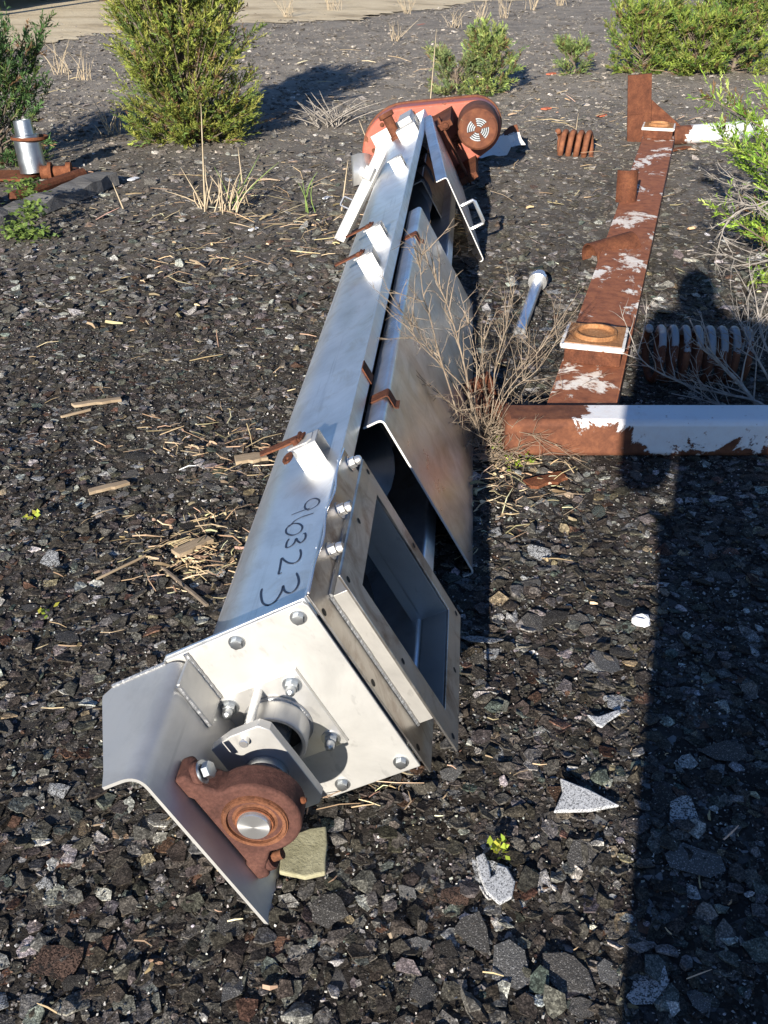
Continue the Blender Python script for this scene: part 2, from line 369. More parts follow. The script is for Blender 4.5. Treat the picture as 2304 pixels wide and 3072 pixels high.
# ------------------------------------------------------------------ shards of shingle
PAL = [(.42, (.058, .049, .039), .25), (.29, (.092, .081, .068), .22), (.19, (.14, .129, .115), .2), (.07, (.33, .315, .285), .3), (.03, (.095, .055, .038), .3), (.025, (.085, .10, .085), .25), (.02, (.24, .19, .12), .3)]
def palette(n, boost=0.0):
    w = np.array([p[0] for p in PAL]); w[2:4] *= (1+boost); w /= w.sum()
    k = rng.choice(len(PAL), n, p=w); base = np.array([p[1] for p in PAL])[k]; sd = np.array([p[2] for p in PAL])[k]
    return base*np.exp(rng.normal(0, 1, n)*sd)[:, None]*np.exp(rng.normal(0, .04, (n, 3)))
def shard_cloud(name, n, y0, y1, p, r0, r1, k, tilt, parent, boost=0.0, sides=True, material='shards', lift=.0, rp=2.0):
    y = y0 + (y1-y0)*rng.random(n)**p
    x = (rng.random(n)*2-1)*(.46*y+.9)
    r = r0 + (r1-r0)*rng.random(n)**rp
    th = (np.arange(k)[None]+rng.uniform(-.35, .35, (n, k)))/k*2*np.pi
    rr = r[:, None]*rng.uniform(.6, 1.1, (n, k)); asp = rng.uniform(.55, 1.0, n)[:, None]
    px, py = rr*np.cos(th), rr*np.sin(th)*asp
    lump = (rng.random(n) < .11)[:, None]; pz = rng.normal(0, 1, (n, k))*np.where(lump, .16, .05)*r[:, None]
    top = np.stack([px, py, pz], 2); cen = np.zeros((n, 1, 3)); cen[:, 0, 2] = r*np.where(lump[:, 0], rng.uniform(.1, .4, n), rng.uniform(-.03, .06, n))
    t = np.where(lump, .5*r[:, None], np.clip(r*.20, .0012, .0042)[:, None])
    bot = np.stack([px*.94, py*.94, pz-t], 2)
    P = np.concatenate([cen, top, bot] if sides else [cen, top], 1)
    yaw = rng.random(n)*2*np.pi; c, s = np.cos(yaw)[:, None], np.sin(yaw)[:, None]
    P = np.stack([P[..., 0]*c-P[..., 1]*s, P[..., 0]*s+P[..., 1]*c, P[..., 2]], 2)
    ta = rng.normal(0, tilt, n); tb = rng.normal(0, tilt, n)
    c, s = np.cos(ta)[:, None], np.sin(ta)[:, None]; P = np.stack([P[..., 0], P[..., 1]*c-P[..., 2]*s, P[..., 1]*s+P[..., 2]*c], 2)
    c, s = np.cos(tb)[:, None], np.sin(tb)[:, None]; P = np.stack([P[..., 0]*c+P[..., 2]*s, P[..., 1], -P[..., 0]*s+P[..., 2]*c], 2)
    z = hgt(x, y) + lift + rng.uniform(-.1, .5, n)*r*np.minimum(1, np.abs(ta)+np.abs(tb)+.25)
    P += np.stack([x, y, z], 1)[:, None]
    m = P.shape[1]; a = np.arange(k); b = (a+1) % k
    T = [np.stack([np.zeros(k, int), 1+a, 1+b], 1)]
    if sides: T += [np.stack([1+a, 1+k+a, 1+k+b], 1), np.stack([1+a, 1+k+b, 1+b], 1)]
    T = np.concatenate(T); T = (T[None]+np.arange(n)[:, None, None]*m).reshape(-1, 3)
    cc = palette(n, boost)
    if not sides:
        drift = np.sin(x*7.3+2*np.sin(y*5.1))*np.sin(y*8.7+1.5*np.sin(x*6.3))+.5*np.sin(x*23+y*17); pale = rng.random(n) < np.clip(.04+.20*drift, .015, .35); cc[pale] = np.array([.34, .325, .30])*np.exp(rng.normal(0, .3, pale.sum()))[:, None]
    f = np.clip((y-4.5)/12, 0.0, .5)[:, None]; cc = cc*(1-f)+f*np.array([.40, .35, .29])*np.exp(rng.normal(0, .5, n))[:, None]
    C = np.repeat(cc, m, 0)
    return setp(tri_mesh(name, P.reshape(-1, 3), T, C, material, parent), kind='stuff')
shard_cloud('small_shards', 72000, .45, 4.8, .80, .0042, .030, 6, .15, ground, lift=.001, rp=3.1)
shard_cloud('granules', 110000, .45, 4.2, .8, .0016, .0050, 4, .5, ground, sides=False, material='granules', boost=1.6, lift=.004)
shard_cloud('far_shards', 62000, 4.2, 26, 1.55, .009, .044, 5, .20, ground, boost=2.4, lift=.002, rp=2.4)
# larger pieces, each of its own
variants = []
def shard_piece(seed, k, ragged):
    r_ = random.Random(seed); mb = MB(); vs = [(0, 0, r_.uniform(0, .10))]
    for j in range(k):
        t = (j+r_.uniform(-.35, .35))/k*2*math.pi; q = r_.uniform(1-ragged, 1.05)
        vs.append((q*math.cos(t), q*math.sin(t)*r_.uniform(.7, .85), r_.uniform(-.14, .10)))
    vs += [(x*.95, y*.95, z-.11) for x, y, z in vs[1:]]
    mb.add(vs, [(0, 1+j, 1+(j+1) % k) for j in range(k)] + [(1+j, 1+k+j, 1+k+(j+1) % k, 1+(j+1) % k) for j in range(k)] + [tuple(range(2*k, k, -1))])
    return mb
SH = {'dark': (.050, .045, .039), 'black': (.034, .030, .026), 'grey': (.088, .082, .075), 'slate': (.125, .121, .115), 'white': (.40, .40, .39), 'green': (.10, .115, .10), 'brown': (.12, .075, .055)}
for nm, c in SH.items():
    m = mat('shard_'+nm, c, .72, 0, .15); n = N(m)
    v = n.new('ShaderNodeTexVoronoi', Scale=9.0); n.link(n.coord(), v.inputs['Vector']); bw = n.new('ShaderNodeRGBToBW'); n.link(v.outputs['Color'], bw.inputs[0])
    nz = n.noise(14, 4, .7)
    if nm in ('white', 'green', 'brown'):
        v.inputs['Scale'].default_value = 22
        cc = n.ramp(bw.outputs[0], [(.28, tuple(q*.22 for q in c)), (.45, c), (.8, tuple(min(.75, q*1.6) for q in c))])
        cc = n.mix(n.gray(n.noise(2.6, 4, .7), [(.36, 1), (.48, 0)]), cc, (.03, .027, .024))
    else:
        cc = n.ramp(nz, [(.3, tuple(q*.7 for q in c)), (.7, tuple(q*1.25 for q in c))])
        v.inputs['Scale'].default_value = 30
        cc = n.mix(n.gray(bw.outputs[0], [(.76, 0), (.80, 1)]), cc, tuple(min(.4, q*2.6+.05) for q in c))
    n.color(cc); n.bump(n.math('ADD', nz, bw.outputs[0]), .6, .04)
    for q in range(5):
        me = shard_piece(len(variants)*7+1, random.choice((6, 7, 8, 9)), random.uniform(.25, .5)).obj('shingle_shard', m, smooth=False)
        variants.append((nm, me.data)); bpy.data.objects.remove(me)
wts = {'dark': 6, 'black': 3, 'grey': 6, 'slate': 4, 'white': 5, 'green': 1.2, 'brown': 1}
def put_shard(x, y, r, nm=None, rot=None, tilt=.13, lift=.35):
    nm = nm or random.choices(list(wts), list(wts.values()))[0]
    me = random.choice([d for k_, d in variants if k_ == nm])
    o = bpy.data.objects.new('shingle_shard', me); COL.objects.link(o); o.parent = ground
    o.location = (x, y, float(hgt(x, y))+.004+r*.12*lift*2); o.scale = (r, r, min(r*.55, .022) if r > .04 else r*.6)
    o.rotation_euler = (random.gauss(0, tilt), random.gauss(0, tilt), rot if rot is not None else random.uniform(0, 6.28)); return o
for px, py, r, nm in [(1310, 575*0+1440, .05, 'slate'), (1150, 1350, .045, 'grey'), (1330, 1530, .045, 'white'), (1160, 1200, .05, 'white'), (1040, 1390, .055, 'white'), (1060, 1900, .055, 'white'), (1100, 2090, .05, 'slate'), (1225, 2120, .055, 'grey'), (1020, 2020, .05, 'grey'), (985, 1940, .035, 'brown'), (700, 1975, .05, 'grey'), (330, 1790, .035, 'grey'), (100, 1925, .022, 'white'), (130, 2090, .05, 'brown'), (130, 1720, .03, 'white'), (1470, 1770, .05, 'white'), (1400, 2140, .05, 'white'), (1560, 1640, .05, 'grey'), (1500, 1880, .06, 'slate'), (1340, 1300, .045, 'dark'), (1185, 1345, .055, 'dark'), (150, 1385, .04, 'grey'), (250, 1100, .055, 'slate'), (110, 1215, .045, 'white'), (300, 985, .05, 'dark'), (420, 1140, .045, 'black'), (1010, 1035, .075, 'white'), (1180, 720, .05, 'white'), (1200, 640, .05, 'white')]:
    g = ground_at(px, py); put_shard(g.x, g.y, r, nm)
for k in range(265):
    y = .75 + 4.4*random.random()**.85; x = random.uniform(-1, 1)*(.44*y+.28); put_shard(x, y, random.uniform(.016, .038) if random.random() < .9 else random.uniform(.04, .055), lift=random.uniform(-.1, .3))

# straw, chaff and splinters
def straw_cloud(name, clusters, label=None):
    Vs, Ts, Cs = [], [], []; base = 0
    for px, py, cnt, sx, sy, l0, l1 in clusters:
        g = ground_at(px, py); n = int(cnt*(.5 if py > 900 else .34))
        x = rng.normal(g.x, sx*1.1, n); y = rng.normal(g.y, sy*1.1, n); L = (l0*.5+(l1*.9-l0*.5)*rng.random(n)**2.2)*.5; w = rng.uniform(.0006, .0017, n)*(1+.12*g.y); chip = rng.random(n) < .14; w[chip] *= 3.2; L[chip] *= .55
        yaw = rng.normal(.3, .95, n); pit = rng.normal(0, .16, n)
        d = np.stack([np.cos(yaw)*np.cos(pit), np.sin(yaw)*np.cos(pit), np.sin(pit)], 1); sd = np.stack([-np.sin(yaw), np.cos(yaw), 0*yaw], 1)
        c = np.stack([x, y, hgt(x, y)+.006+rng.random(n)**2*.022 + np.abs(d[:, 2])*L], 1)
        up = np.array([[0, 0, 1.]])
        ww = w[:, None]; bend = rng.normal(0, .22, (n, 1)); mid = c + sd*bend*L[:, None] + up*np.abs(rng.normal(0, .10, (n, 1)))*L[:, None]*.8
        a, b = c-d*L[:, None], c+d*L[:, None]; a[:, 2] = np.maximum(a[:, 2], hgt(a[:, 0], a[:, 1])+.003); b[:, 2] = np.maximum(b[:, 2], hgt(b[:, 0], b[:, 1])+.003)
        P = np.concatenate([np.stack([p-sd*ww*k_, p+sd*ww*k_, p+up*ww*1.2*k_], 1) for p, k_ in ((a, .9), (mid, 1), (b, .5))], 1)
        T = np.array([t_ for o_ in (0, 3) for t_ in ((o_, o_+3, o_+2), (o_+3, o_+5, o_+2), (o_+1, o_+2, o_+4), (o_+2, o_+5, o_+4), (o_, o_+1, o_+3), (o_+1, o_+4, o_+3))])
        Ts.append((T[None]+(np.arange(n)[:, None, None]*9)).reshape(-1, 3)+base); Vs.append(P.reshape(-1, 3)); base += n*9
        col = np.array([.36, .265, .16])*np.exp(rng.normal(0, .42, n))[:, None]*np.exp(rng.normal(0, .06, (n, 3))); Cs.append(np.repeat(col, 9, 0))
    o = tri_mesh(name, np.concatenate(Vs), np.concatenate(Ts), np.clip(np.concatenate(Cs), 0, .7), 'straw'); return setp(o, label, None, kind='stuff')
straw_cloud('dry_straw', [(450, 1215, 300, .075, .065, .02, .10), (430, 1195, 120, .14, .10, .02, .08), (390, 1160, 120, .10, .08, .03, .12), (425, 950, 120, .09, .08, .03, .10), (560, 1000, 80, .1, .08, .03, .1), (430, 565, 150, .16, .2, .05, .22), (540, 470, 260, .35, .22, .05, .25), (720, 500, 200, .18, .25, .04, .2),
    (640, 400, 160, .4, .3, .06, .3), (300, 640, 60, .4, .5, .05, .2), (1060, 1030, 420, .14, .13, .03, .12), (1000, 960, 300, .12, .12, .03, .12), (990, 520, 120, .06, .3, .04, .16), (1000, 1150, 60, .1, .1, .03, .1), (760, 1730, 30, .06, .04, .05, .16), (900, 1690, 20, .05, .04, .03, .1),
    (1100, 300, 120, .5, .5, .08, .35), (1250, 240, 100, .6, .8, .08, .35), (1200, 430, 110, .5, .6, .06, .28), (250, 1500, 60, .3, .3, .03, .08), (1150, 1800, 60, .3, .3, .02, .06), (200, 2000, 30, .2, .2, .02, .06), (300, 300, 120, .9, 1.2, .08, .3), (850, 170, 120, 1.2, 1.5, .1, .35), (1400, 220, 100, 1.0, 1.2, .1, .35), (560, 720, 90, .35, .5, .04, .18), (300, 850, 70, .4, .4, .04, .15)],
    'pale dry straw and chaff scattered over the dark ground')

# ------------------------------------------------------------------ the screw conveyor (local x = trough up, y = along the trough, z = towards its numbered side)
AZ, ROLL = R(4.3), R(29)
vA = Vector((math.sin(AZ), math.cos(AZ), 0)); vR = Vector((math.cos(AZ), -math.sin(AZ), 0)); vZ = Vector((0, 0, 1))
vU = math.cos(ROLL)*vR + math.sin(ROLL)*vZ; vS = -math.sin(ROLL)*vR + math.cos(ROLL)*vZ
C0 = ground_at(925, 1670, .08)
CONV = Matrix(((vU.x, vA.x, vS.x, C0.x), (vU.y, vA.y, vS.y, C0.y), (vU.z, vA.z, vS.z, C0.z), (0, 0, 0, 1)))
conv = thing('screw_conveyor', 'long stainless steel screw conveyor lying on its side, marked 960323', 'conveyor', mtx=CONV)
UC, SC = -.187, .240                                    # shaft centre in the section
TL = 5.02
prof = [(0, .027), (0, .075)]
path = rounded([(0, .027), (0, .075), (UC, .075)], .008) [:-1] + arc(UC, SC, .165, -90, -270, 28) + rounded([(UC, .405), (0, .405), (0, .453)], .008)[1:]
MB().sheet(path, .004, .008, TL).obj('trough', 'steel_wall', conv, sharp=40)
# end flange behind the plate
MB().prism([(-.36, .408), (-.004, .408), (-.004, .4535), (-.30, .4535)], .001, .007).obj('end_flange', 'steel_wall', conv, bevel=.001)
# end plate
ep = MB().prism([(-.43, .12), (-.36, .05), (-.28, .027), (-.002, .027), (-.002, .440), (-.008, .449), (-.016, .452), (-.30, .450), (-.43, .36)], -.006, 0).obj('end_plate', 'steel_plate', conv, bevel=.0015)
for u, s in ((-.030, .427), (-.158, .429), (-.030, .053), (-.160, .050)):
    MB().hexbolt((u, -.006, s), (0, -1, 0), .0105, .010).obj('bolt', 'galvanised', conv)
# seal plate, collar, packing and gland
sp = MB().prism([(-.284, .145), (-.092, .145), (-.092, .335), (-.284, .335)], -.015, -.0062).obj('seal_plate', 'steel_semi', conv, bevel=.001)
for u, s in ((-.114, .309), (-.247, .314), (-.116, .167), (-.258, .165)):
    mb = MB().hexbolt((u, -.015, s), (0, -1, 0), .0125, .013)
    mb.lathe([(.0095, -.012), (.0095, .008), (.0075, .013), (.003, .016), (0, .0165)], (u, -.029, s), (0, -1, 0), 14)
    mb.obj('nut', 'galvanised', sp)
MB().lathe([(.052, .052), (.052, 0), (.061, 0), (.061, .050), (.059, .054), (.054, .054), (.052, .052)], (UC, -.015, SC), (0, -1, 0), 44).obj('seal_collar', 'steel_plate', conv)
MB().lathe([(.058, .0), (.066, .001), (.064, .005), (.060, .007)], (UC, -.015, SC), (0, -1, 0), 40).obj('collar_weld', 'weld', conv)
MB().lathe([(0, .012), (.053, .012)], (UC, -.015, SC), (0, -1, 0), 32).obj('packing', 'rubber', conv)
mb = MB().lathe([(.0285, -.02)] + [(.0285 - (.0012 if q % 2 else 0), .02+.006*q) for q in range(14)] + [(.0285, .12), (.0285, .262), (.0268, .265)], (UC, 0, SC), (0, -1, 0), 36)
mb.obj('shaft', 'steel_bright', conv)
MB().lathe([(.0268, .265), (0, .2655)], (UC, 0, SC), (0, -1, 0), 36).obj('shaft_end', 'machined', conv, recalc=False)
gl = MB().holed([(-.245, .140), (-.190, .136), (-.141, .136), (-.127, .150), (-.127, .240), (-.129, .322), (-.143, .338), (-.200, .338), (-.247, .326), (-.2475, .240)],
                [(UC+.030*math.cos(R(a)), SC+.030*math.sin(R(a))) for a in (-126, -90, -54, -36, 0, 54, 60, 90, 126, 180)], -.140, -.120).obj('gland_plate', 'steel_plate', conv, bevel=.0015)
MB().lathe([(.028, 0), (.040, 0), (.040, .016), (.028, .016)], (UC, -.141, SC), (0, -1, 0), 32).obj('gland_ring', 'galvanised', conv)
for u, s in ((-.179, .322), (-.195, .158)):
    MB().lathe([(0, 0), (.0085, 0), (.0085, .137), (.007, .139), (0, .139)], (u, -.015, s), (0, -1, 0), 16).obj('stud', 'steel_bright', conv)
# bearing bracket: bent plate with a side flange
br = MB()
br.sheet(rounded([(-.262, .045), (-.262, .447), (-.300, .447)], .034, 8), .006, -.302, -.014)
br.prism([(-.300, -.302), (-.331, -.302), (-.344, -.262), (-.430, -.05), (-.436, -.032), (-.420, -.016), (-.300, -.014)], .441, .447, 'z')
brk = br.obj('bearing_bracket', 'steel_plate', conv)
MB().box(-.261, -.2545, -.082, -.0065, .335, .4385).obj('bracket_angle', 'steel_plate', brk, bevel=.001)
def bead(mb, p0, p1, r=.006, n=14):
    P = [Vector(p0).lerp(Vector(p1), q/n) for q in range(n+1)]
    return mb.tube(P, [r*(.9+.2*random.random()) for _ in P], 7)
for q0, q1, r_ in (((-.256, -.009, .448), (-.256, -.009, .337), .0055), ((-.258, -.083, .436), (-.258, -.083, .335), .0045), ((-.30, -.011, .4475), (-.42, -.013, .4475), .004)):
    bead(MB(), q0, q1, r_, 22).obj('weld_bead', 'weld', brk)
MB().sheet([(-.263, .046), (-.263, .052), (-.330, .052)], .005, -.31, -.02).obj('bracket_lip', 'steel_cover', brk)
# pillow block bearing
pb = MB()
def housing(r, s0, s1, h):
    L = [(-.262, s0), (-.262+h*.9, s0), (-.262+h, s0+.006), (-.262+h, s0+.020)]
    Rr = [(-.262+h, s1-.020), (-.262+h, s1-.006), (-.262+h*.9, s1), (-.262, s1)]
    return L + [(UC+r*math.cos(R(a)), SC+r*math.sin(R(a))) for a in range(-104, 105, 8)] + Rr
poly = housing(.078, .112, .372, .026)
core = poly + [(-.262, .330), (-.256, .322), (-.256, .162), (-.262, .154)]
pb.prism(core, -.250, -.196)
ho = pb.obj('pillow_block', 'cast_rust', conv, bevel=.007)
ho.modifiers['bevel'].segments = 3
pbr = MB().lathe([(.0275, .004), (.033, .004), (.0335, .001), (.043, -.002), (.047, .000), (.0475, .006), (.053, .0065), (.0545, .003), (.056, .004), (.0575, -.004)], (UC, -.2505, SC), (0, -1, 0), 44)
pbr.obj('bearing_ring', 'cast_orange', ho)
MB().lathe([(.0275, -.01), (.0275, .0065), (.032, .0068), (.033, .002)], (UC, -.2505, SC), (0, -1, 0), 36).obj('inner_race', 'rust_orange', ho)
for s, bolt in ((.350, True), (.130, False)):
    MB().lathe([(0, .0), (.021, 0), (.021, .010), (.018, .013), (0, .013)], (-.238, -.224, s), (1, 0, 0), 22).obj('boss', 'cast_rust', ho)
    if bolt:
        mb = MB().lathe([(0, 0), (.020, 0), (.020, .003), (0, .003)], (-.2245, -.224, s), (1, 0, 0), 24); mb.hexbolt((-.2215, -.224, s), (1, 0, 0), .0145, .013, False)
        mb.obj('bolt', 'galvanised', ho)
    else:
        MB().lathe([(0, 0), (.009, 0), (.009, .020), (.0, .020)], (-.226, -.224, s), (1, 0, 0), 14).obj('bolt_stub', 'cast_orange', ho)
MB().lathe([(0, 0), (.006, 0), (.006, .006), (.003, .010), (0, .010)], (UC+.076, -.223, SC-.015), (1, 0, -.2), 10).obj('grease_nipple', 'rust_orange', ho)
# inlet cover with its spout
cv = MB()
n_e = 40
P = []
cov = MB().holed([(0.0, .0), (.562, .0), (.562, .4565), (0.0, .4565)], [(.075, .068), (.405, .068), (.405, .392), (.075, .392)], .0022, .0062, 'x')
ic = cov.obj('inlet_cover', 'steel_cover', conv, bevel=.0008)
sp_ = MB()
sp_.holed([(.070, .063), (.410, .063), (.410, .397), (.070, .397)], [(.075, .068), (.405, .068), (.405, .392), (.075, .392)], -.02, .064, 'x')
inl = sp_.obj('inlet_spout', 'steel_spout', conv, bevel=.0008)
MB().holed([(.016, .012), (.448, .012), (.448, .459), (.016, .459)], [(.0755, .0685), (.4045, .0685), (.4045, .3915), (.0755, .3915)], .0645, .070, 'x').obj('spout_flange', 'steel_cover', inl, bevel=.001)
bead(MB(), (.0075, .069, .398), (.0075, .069, .062), .0055, 40).obj('weld_bead', 'weld', inl); bead(MB(), (.0075, .07, .399), (.0075, .41, .399), .0055, 40).obj('weld_bead', 'weld', inl)
for a, s in ((.035, .435), (.232, .436), (.43, .436), (.035, .235), (.035, .035), (.232, .035), (.43, .035), (.43, .235)):
    MB().lathe([(0, .0006), (.0065, .0006)], (.070, a, s), (1, 0, 0), 14).obj('bolt_hole', 'black', inl, recalc=False)
for a, s in ((.014, .405), (.014, .229), (.014, .055)):
    MB().lathe([(0, .0006), (.0075, .0006)], (.0062, a, s), (1, 0, 0), 14).obj('bolt_hole', 'black', ic, recalc=False)
for a in (.186, .338, .541):
    mb = MB().hexbolt((.0062, a, .424), (1, 0, 0), .0125, .014); mb.lathe([(.0105, 0), (.0105, .006), (.008, .012), (0, .0145)], (.0225, a, .424), (1, 0, 0), 16)
    mb.obj('acorn_nut', 'steel_bright', ic)
    MB().hexbolt((-.0045, a+.01, .432), (-1, 0, 0), .011, .012).obj('bolt', 'steel_bright', ic)
# cover edge folded, slightly wavy lip along the upper edge
mb = MB(); P = [(.0065+.002*math.sin(q*1.1), .005+.552*q/20, .4568+.0035*math.sin(q*.8)) for q in range(21)]
mb.tube(P, .0026, 6).obj('cover_edge', 'steel_bright', ic)
# the screw inside
mb = MB().tube([(UC, .03, SC), (UC, 5.0, SC)], .04, 16); scr = mb.obj('screw_pipe', 'steel_dark', conv)
vs = []; fs = []; nt = 22*15
for q in range(nt+1):
    t = q/22*2*math.pi; y = .05+4.9*q/nt
    vs += [(UC+r*math.cos(t), y, SC+r*math.sin(t)) for r in (.04, .15)]
    if q: fs.append((2*q-2, 2*q-1, 2*q+1, 2*q))
MB().add(vs, fs).obj('screw_flight', 'steel_dark', scr, sharp=180)
# handwritten number on the side wall
DIG = [[(-.091,.442),(-.097,.444),(-.105,.458),(-.106,.475),(-.098,.485),(-.086,.483),(-.075,.472),(-.068,.457),(-.071,.443),(-.082,.438),(-.096,.438)],[(-.09,.443),(-.105,.447),(-.122,.45),(-.139,.452)],
 [(-.075,.412),(-.088,.415),(-.106,.419),(-.123,.416),(-.132,.404),(-.14,.398),(-.14,.386),(-.134,.371),(-.118,.354),(-.104,.351),(-.097,.357),(-.097,.372),(-.105,.388),(-.116,.4),(-.128,.406),(-.14,.405)],
 [(-.09,.338),(-.085,.338),(-.081,.326),(-.081,.313),(-.086,.306),(-.091,.306),(-.099,.318),(-.105,.332),(-.106,.319),(-.111,.31),(-.119,.308),(-.126,.313),(-.128,.329),(-.127,.338),(-.124,.344)],
 [(-.086,.277),(-.081,.259),(-.08,.244),(-.083,.234),(-.092,.231),(-.106,.241),(-.119,.258),(-.129,.274),(-.128,.255),(-.126,.231),(-.125,.215),(-.117,.214)],
 [(-.079,.188),(-.071,.166),(-.067,.148),(-.068,.132),(-.074,.123),(-.083,.123),(-.093,.133),(-.1,.146),(-.104,.16),(-.104,.143),(-.108,.126),(-.114,.115),(-.124,.111),(-.135,.117),(-.145,.131),(-.153,.154),(-.157,.172),(-.157,.184)]]
def spline(P, n=6):
    P = [Vector(p) for p in P]; out = []
    for i in range(len(P)-1):
        p0, p1, p2, p3 = P[max(i-1, 0)], P[i], P[i+1], P[min(i+2, len(P)-1)]
        for q in range(n):
            t = q/n; out.append(.5*((2*p1)+(p2-p0)*t+(2*p0-5*p1+4*p2-p3)*t*t+(3*p1-p0-3*p2+p3)*t**3))
    return out+[P[-1]]
for grp in ([0, 1], [2], [3], [4], [5]):
    mb = MB()
    for g in grp:
        L = spline(DIG[g]); vs = []; nn = len(L)
        for q, p in enumerate(L):
            d = (L[min(q+1, nn-1)]-L[max(q-1, 0)]); d = d.normalized() if d.length > 1e-6 else Vector((1, 0)); w = .0012+.0012*abs(d.y)
            w *= .55 + .45*min(1, q/2, (nn-1-q)/2+.2)
            nr = Vector((-d.y, d.x))*w; vs += [(p.x+nr.x, p.y+nr.y, .4094+g*.0001), (p.x-nr.x, p.y-nr.y, .4094+g*.0001)]
        mb.add(vs, [(2*q, 2*q+1, 2*q+3, 2*q+2) for q in range(nn-1)])
    mb.obj('painted_number', 'ink', conv, recalc=False, sharp=180)
# latch brackets along the side wall, some with rusted latches
def latch_bracket(a, u=-.142, lever=True, ring=True):
    mb = MB(); mb.sheet(rounded([(a, .4095), (a, .462), (a+.062, .462), (a+.062, .4095)], .004, 3), .003, u, u+.064, 'x')
    b = mb.obj('latch_bracket', 'steel_plate', conv, bevel=.0008)
    bead(MB(), (u+.002, a, .4105), (u+.062, a, .4105), .004).obj('weld_bead', 'weld', b)
    MB().prism([(u-.012, a+.012), (u+.040, a+.004), (u+.052, a+.016), (u+.052, a+.05), (u+.03, a+.058), (u-.004, a+.044)], .4625, .468, 'z').obj('latch_base', 'wood_pale' if False else 'steel_plate', b, bevel=.001)
    if lever:
        mb = MB(); mb.prism([(u-.095, a+.064), (u-.088, a+.036), (u-.02, a+.024), (u+.030, a+.022), (u+.036, a+.052), (u-.03, a+.058)], .471, .476, 'z')
        mb.tube([(u+.02, a+.02, .474), (u+.02, a+.06, .474)], .006, 8); mb.tube([(u+.012, a+.022, .468), (u+.012, a+.022, .482)], .009, 8)
        mb.obj('latch_lever', 'rust', b, bevel=.001)
    if ring:
        mb = MB(); c = Vector((u-.004, a-.030))
        mb.holed([(c.x+.013*math.cos(R(q*30)), c.y+.026*math.sin(R(q*30))) for q in range(12)], [(c.x+.005*math.cos(R(q*30)), c.y-.008+.008*math.sin(R(q*30))) for q in range(12)], .462, .467, 'z')
        mb.obj('latch_hook', 'rust', b)
latch_bracket(.66); latch_bracket(2.155, -.138, True, False); latch_bracket(2.53, -.138, True, False); latch_bracket(3.80, -.138, False, False)
for a, l in ((.60, .03), (1.02, .05)):
    MB().box(-.03, -.006, a, a+l, .4096, .4125).obj('rusted_tab', 'rust', conv)
MB().prism([(.0005, 1.02), (.0005, 1.05), (.0005, 1.30), (.0005, 1.06)], .40, .402, 'z') if False else None
MB().box(.0005, .004, 1.02, 1.075, .405, .4545).obj('rusted_clip', 'rust', conv)
# far end plate, gear reducer, belt guard and motor
MB().prism([(-.40, .12), (-.32, .027), (0, .027), (0, .453), (-.32, .453), (-.40, .36)], TL+.001, TL+.009).obj('end_plate', 'steel_plate', conv, bevel=.001)
MB().prism([(-.36, .30), (-.12, .30), (-.12, .47), (-.36, .47)], TL-.02, TL-.012).obj('reducer_mount', 'steel_plate', conv, bevel=.001)
mb = MB().box(-.14, -.06, 4.72, 4.95, .408, .50); mb.box(-.16, -.04, 4.62, 4.70, .408, .47); mb.obj('reducer_foot', 'steel_plate', conv, bevel=.004)
mb = MB().lathe([(0, 0), (.036, 0), (.036, .02), (.030, .025), (.030, .13), (.046, .135), (.046, .16), (0, .16)], (-.20, 4.86, .40), (0, .15, 1), 20); mb.obj('vent_pipe', 'rust', conv)
mb = MB(); mb.lathe([(0, 0), (.11, 0), (.12, .02), (.12, .14), (.08, .16), (0, .16)], (UC, TL+.03, SC), (0, 1, 0), 26); mb.box(UC-.12, UC+.12, TL+.02, TL+.17, SC-.17, SC+.05); mb.obj('gear_reducer', 'rust', conv, bevel=.006)
def capsule(c0, r0, c1, r1, n=22):
    d = Vector(c1)-Vector(c0); b = math.atan2(d.y, d.x); k = math.acos((r0-r1)/d.length)
    return [(c0[0]+r0*math.cos(b+k+(2*math.pi-2*k)*i/n), c0[1]+r0*math.sin(b+k+(2*math.pi-2*k)*i/n)) for i in range(n+1)] + [(c1[0]+r1*math.cos(b-k+2*k*i/n), c1[1]+r1*math.sin(b-k+2*k*i/n)) for i in range(n+1)]
gc0, gc1 = (-.250, .240), (.195, .182)
gd = MB().prism(capsule(gc0, .282, gc1, .162), 5.24, 5.40).obj('belt_guard', 'guard_paint', conv, bevel=.012)
MB().holed(capsule(gc0, .291, gc1, .171), capsule(gc0, .279, gc1, .159), 5.385, 5.412).obj('guard_rim', 'far_pipe_paint', gd)
for (u, s) in ((-.30, .47), (-.1, .44), (.05, .35), (.2, .26), (-.42, .36)):
    MB().hexbolt((u, 5.24, s), (0, -1, 0), .010, .010).obj('guard_bolt', 'rust', gd)
# motor with slotted fan cover
mc = (.232, .212)
mot = MB().lathe([(.0, .29), (.115, .29), (.122, .27), (.122, .035), (.117, .010), (.105, 0), (.062, 0)], (mc[0], 4.94, mc[1]), (0, 1, 0), 40).obj('motor', 'motor_paint', conv)
MB().lathe([(.064, .004), (0, .004)], (mc[0], 4.938, mc[1]), (0, 1, 0), 30).obj('fan_recess', 'black', mot, recalc=False)
mb = MB()
for q in range(4):
    for r in (.022, .034, .046, .058):
        A_ = arc(mc[0], mc[1], r, q*90+14, q*90+76, 8); B_ = arc(mc[0], mc[1], r+.0065, q*90+76, q*90+14, 8)
        mb.prism(A_+B_, 4.9345, 4.940)
mb.obj('fan_grille', 'galvanised', mot)
mb = MB()
for q in range(4):
    A_ = arc(mc[0], mc[1], .018, q*90-13, q*90+13, 4); B_ = arc(mc[0], mc[1], .067, q*90+12, q*90-12, 4); mb.prism(A_+B_, 4.9335, 4.941)
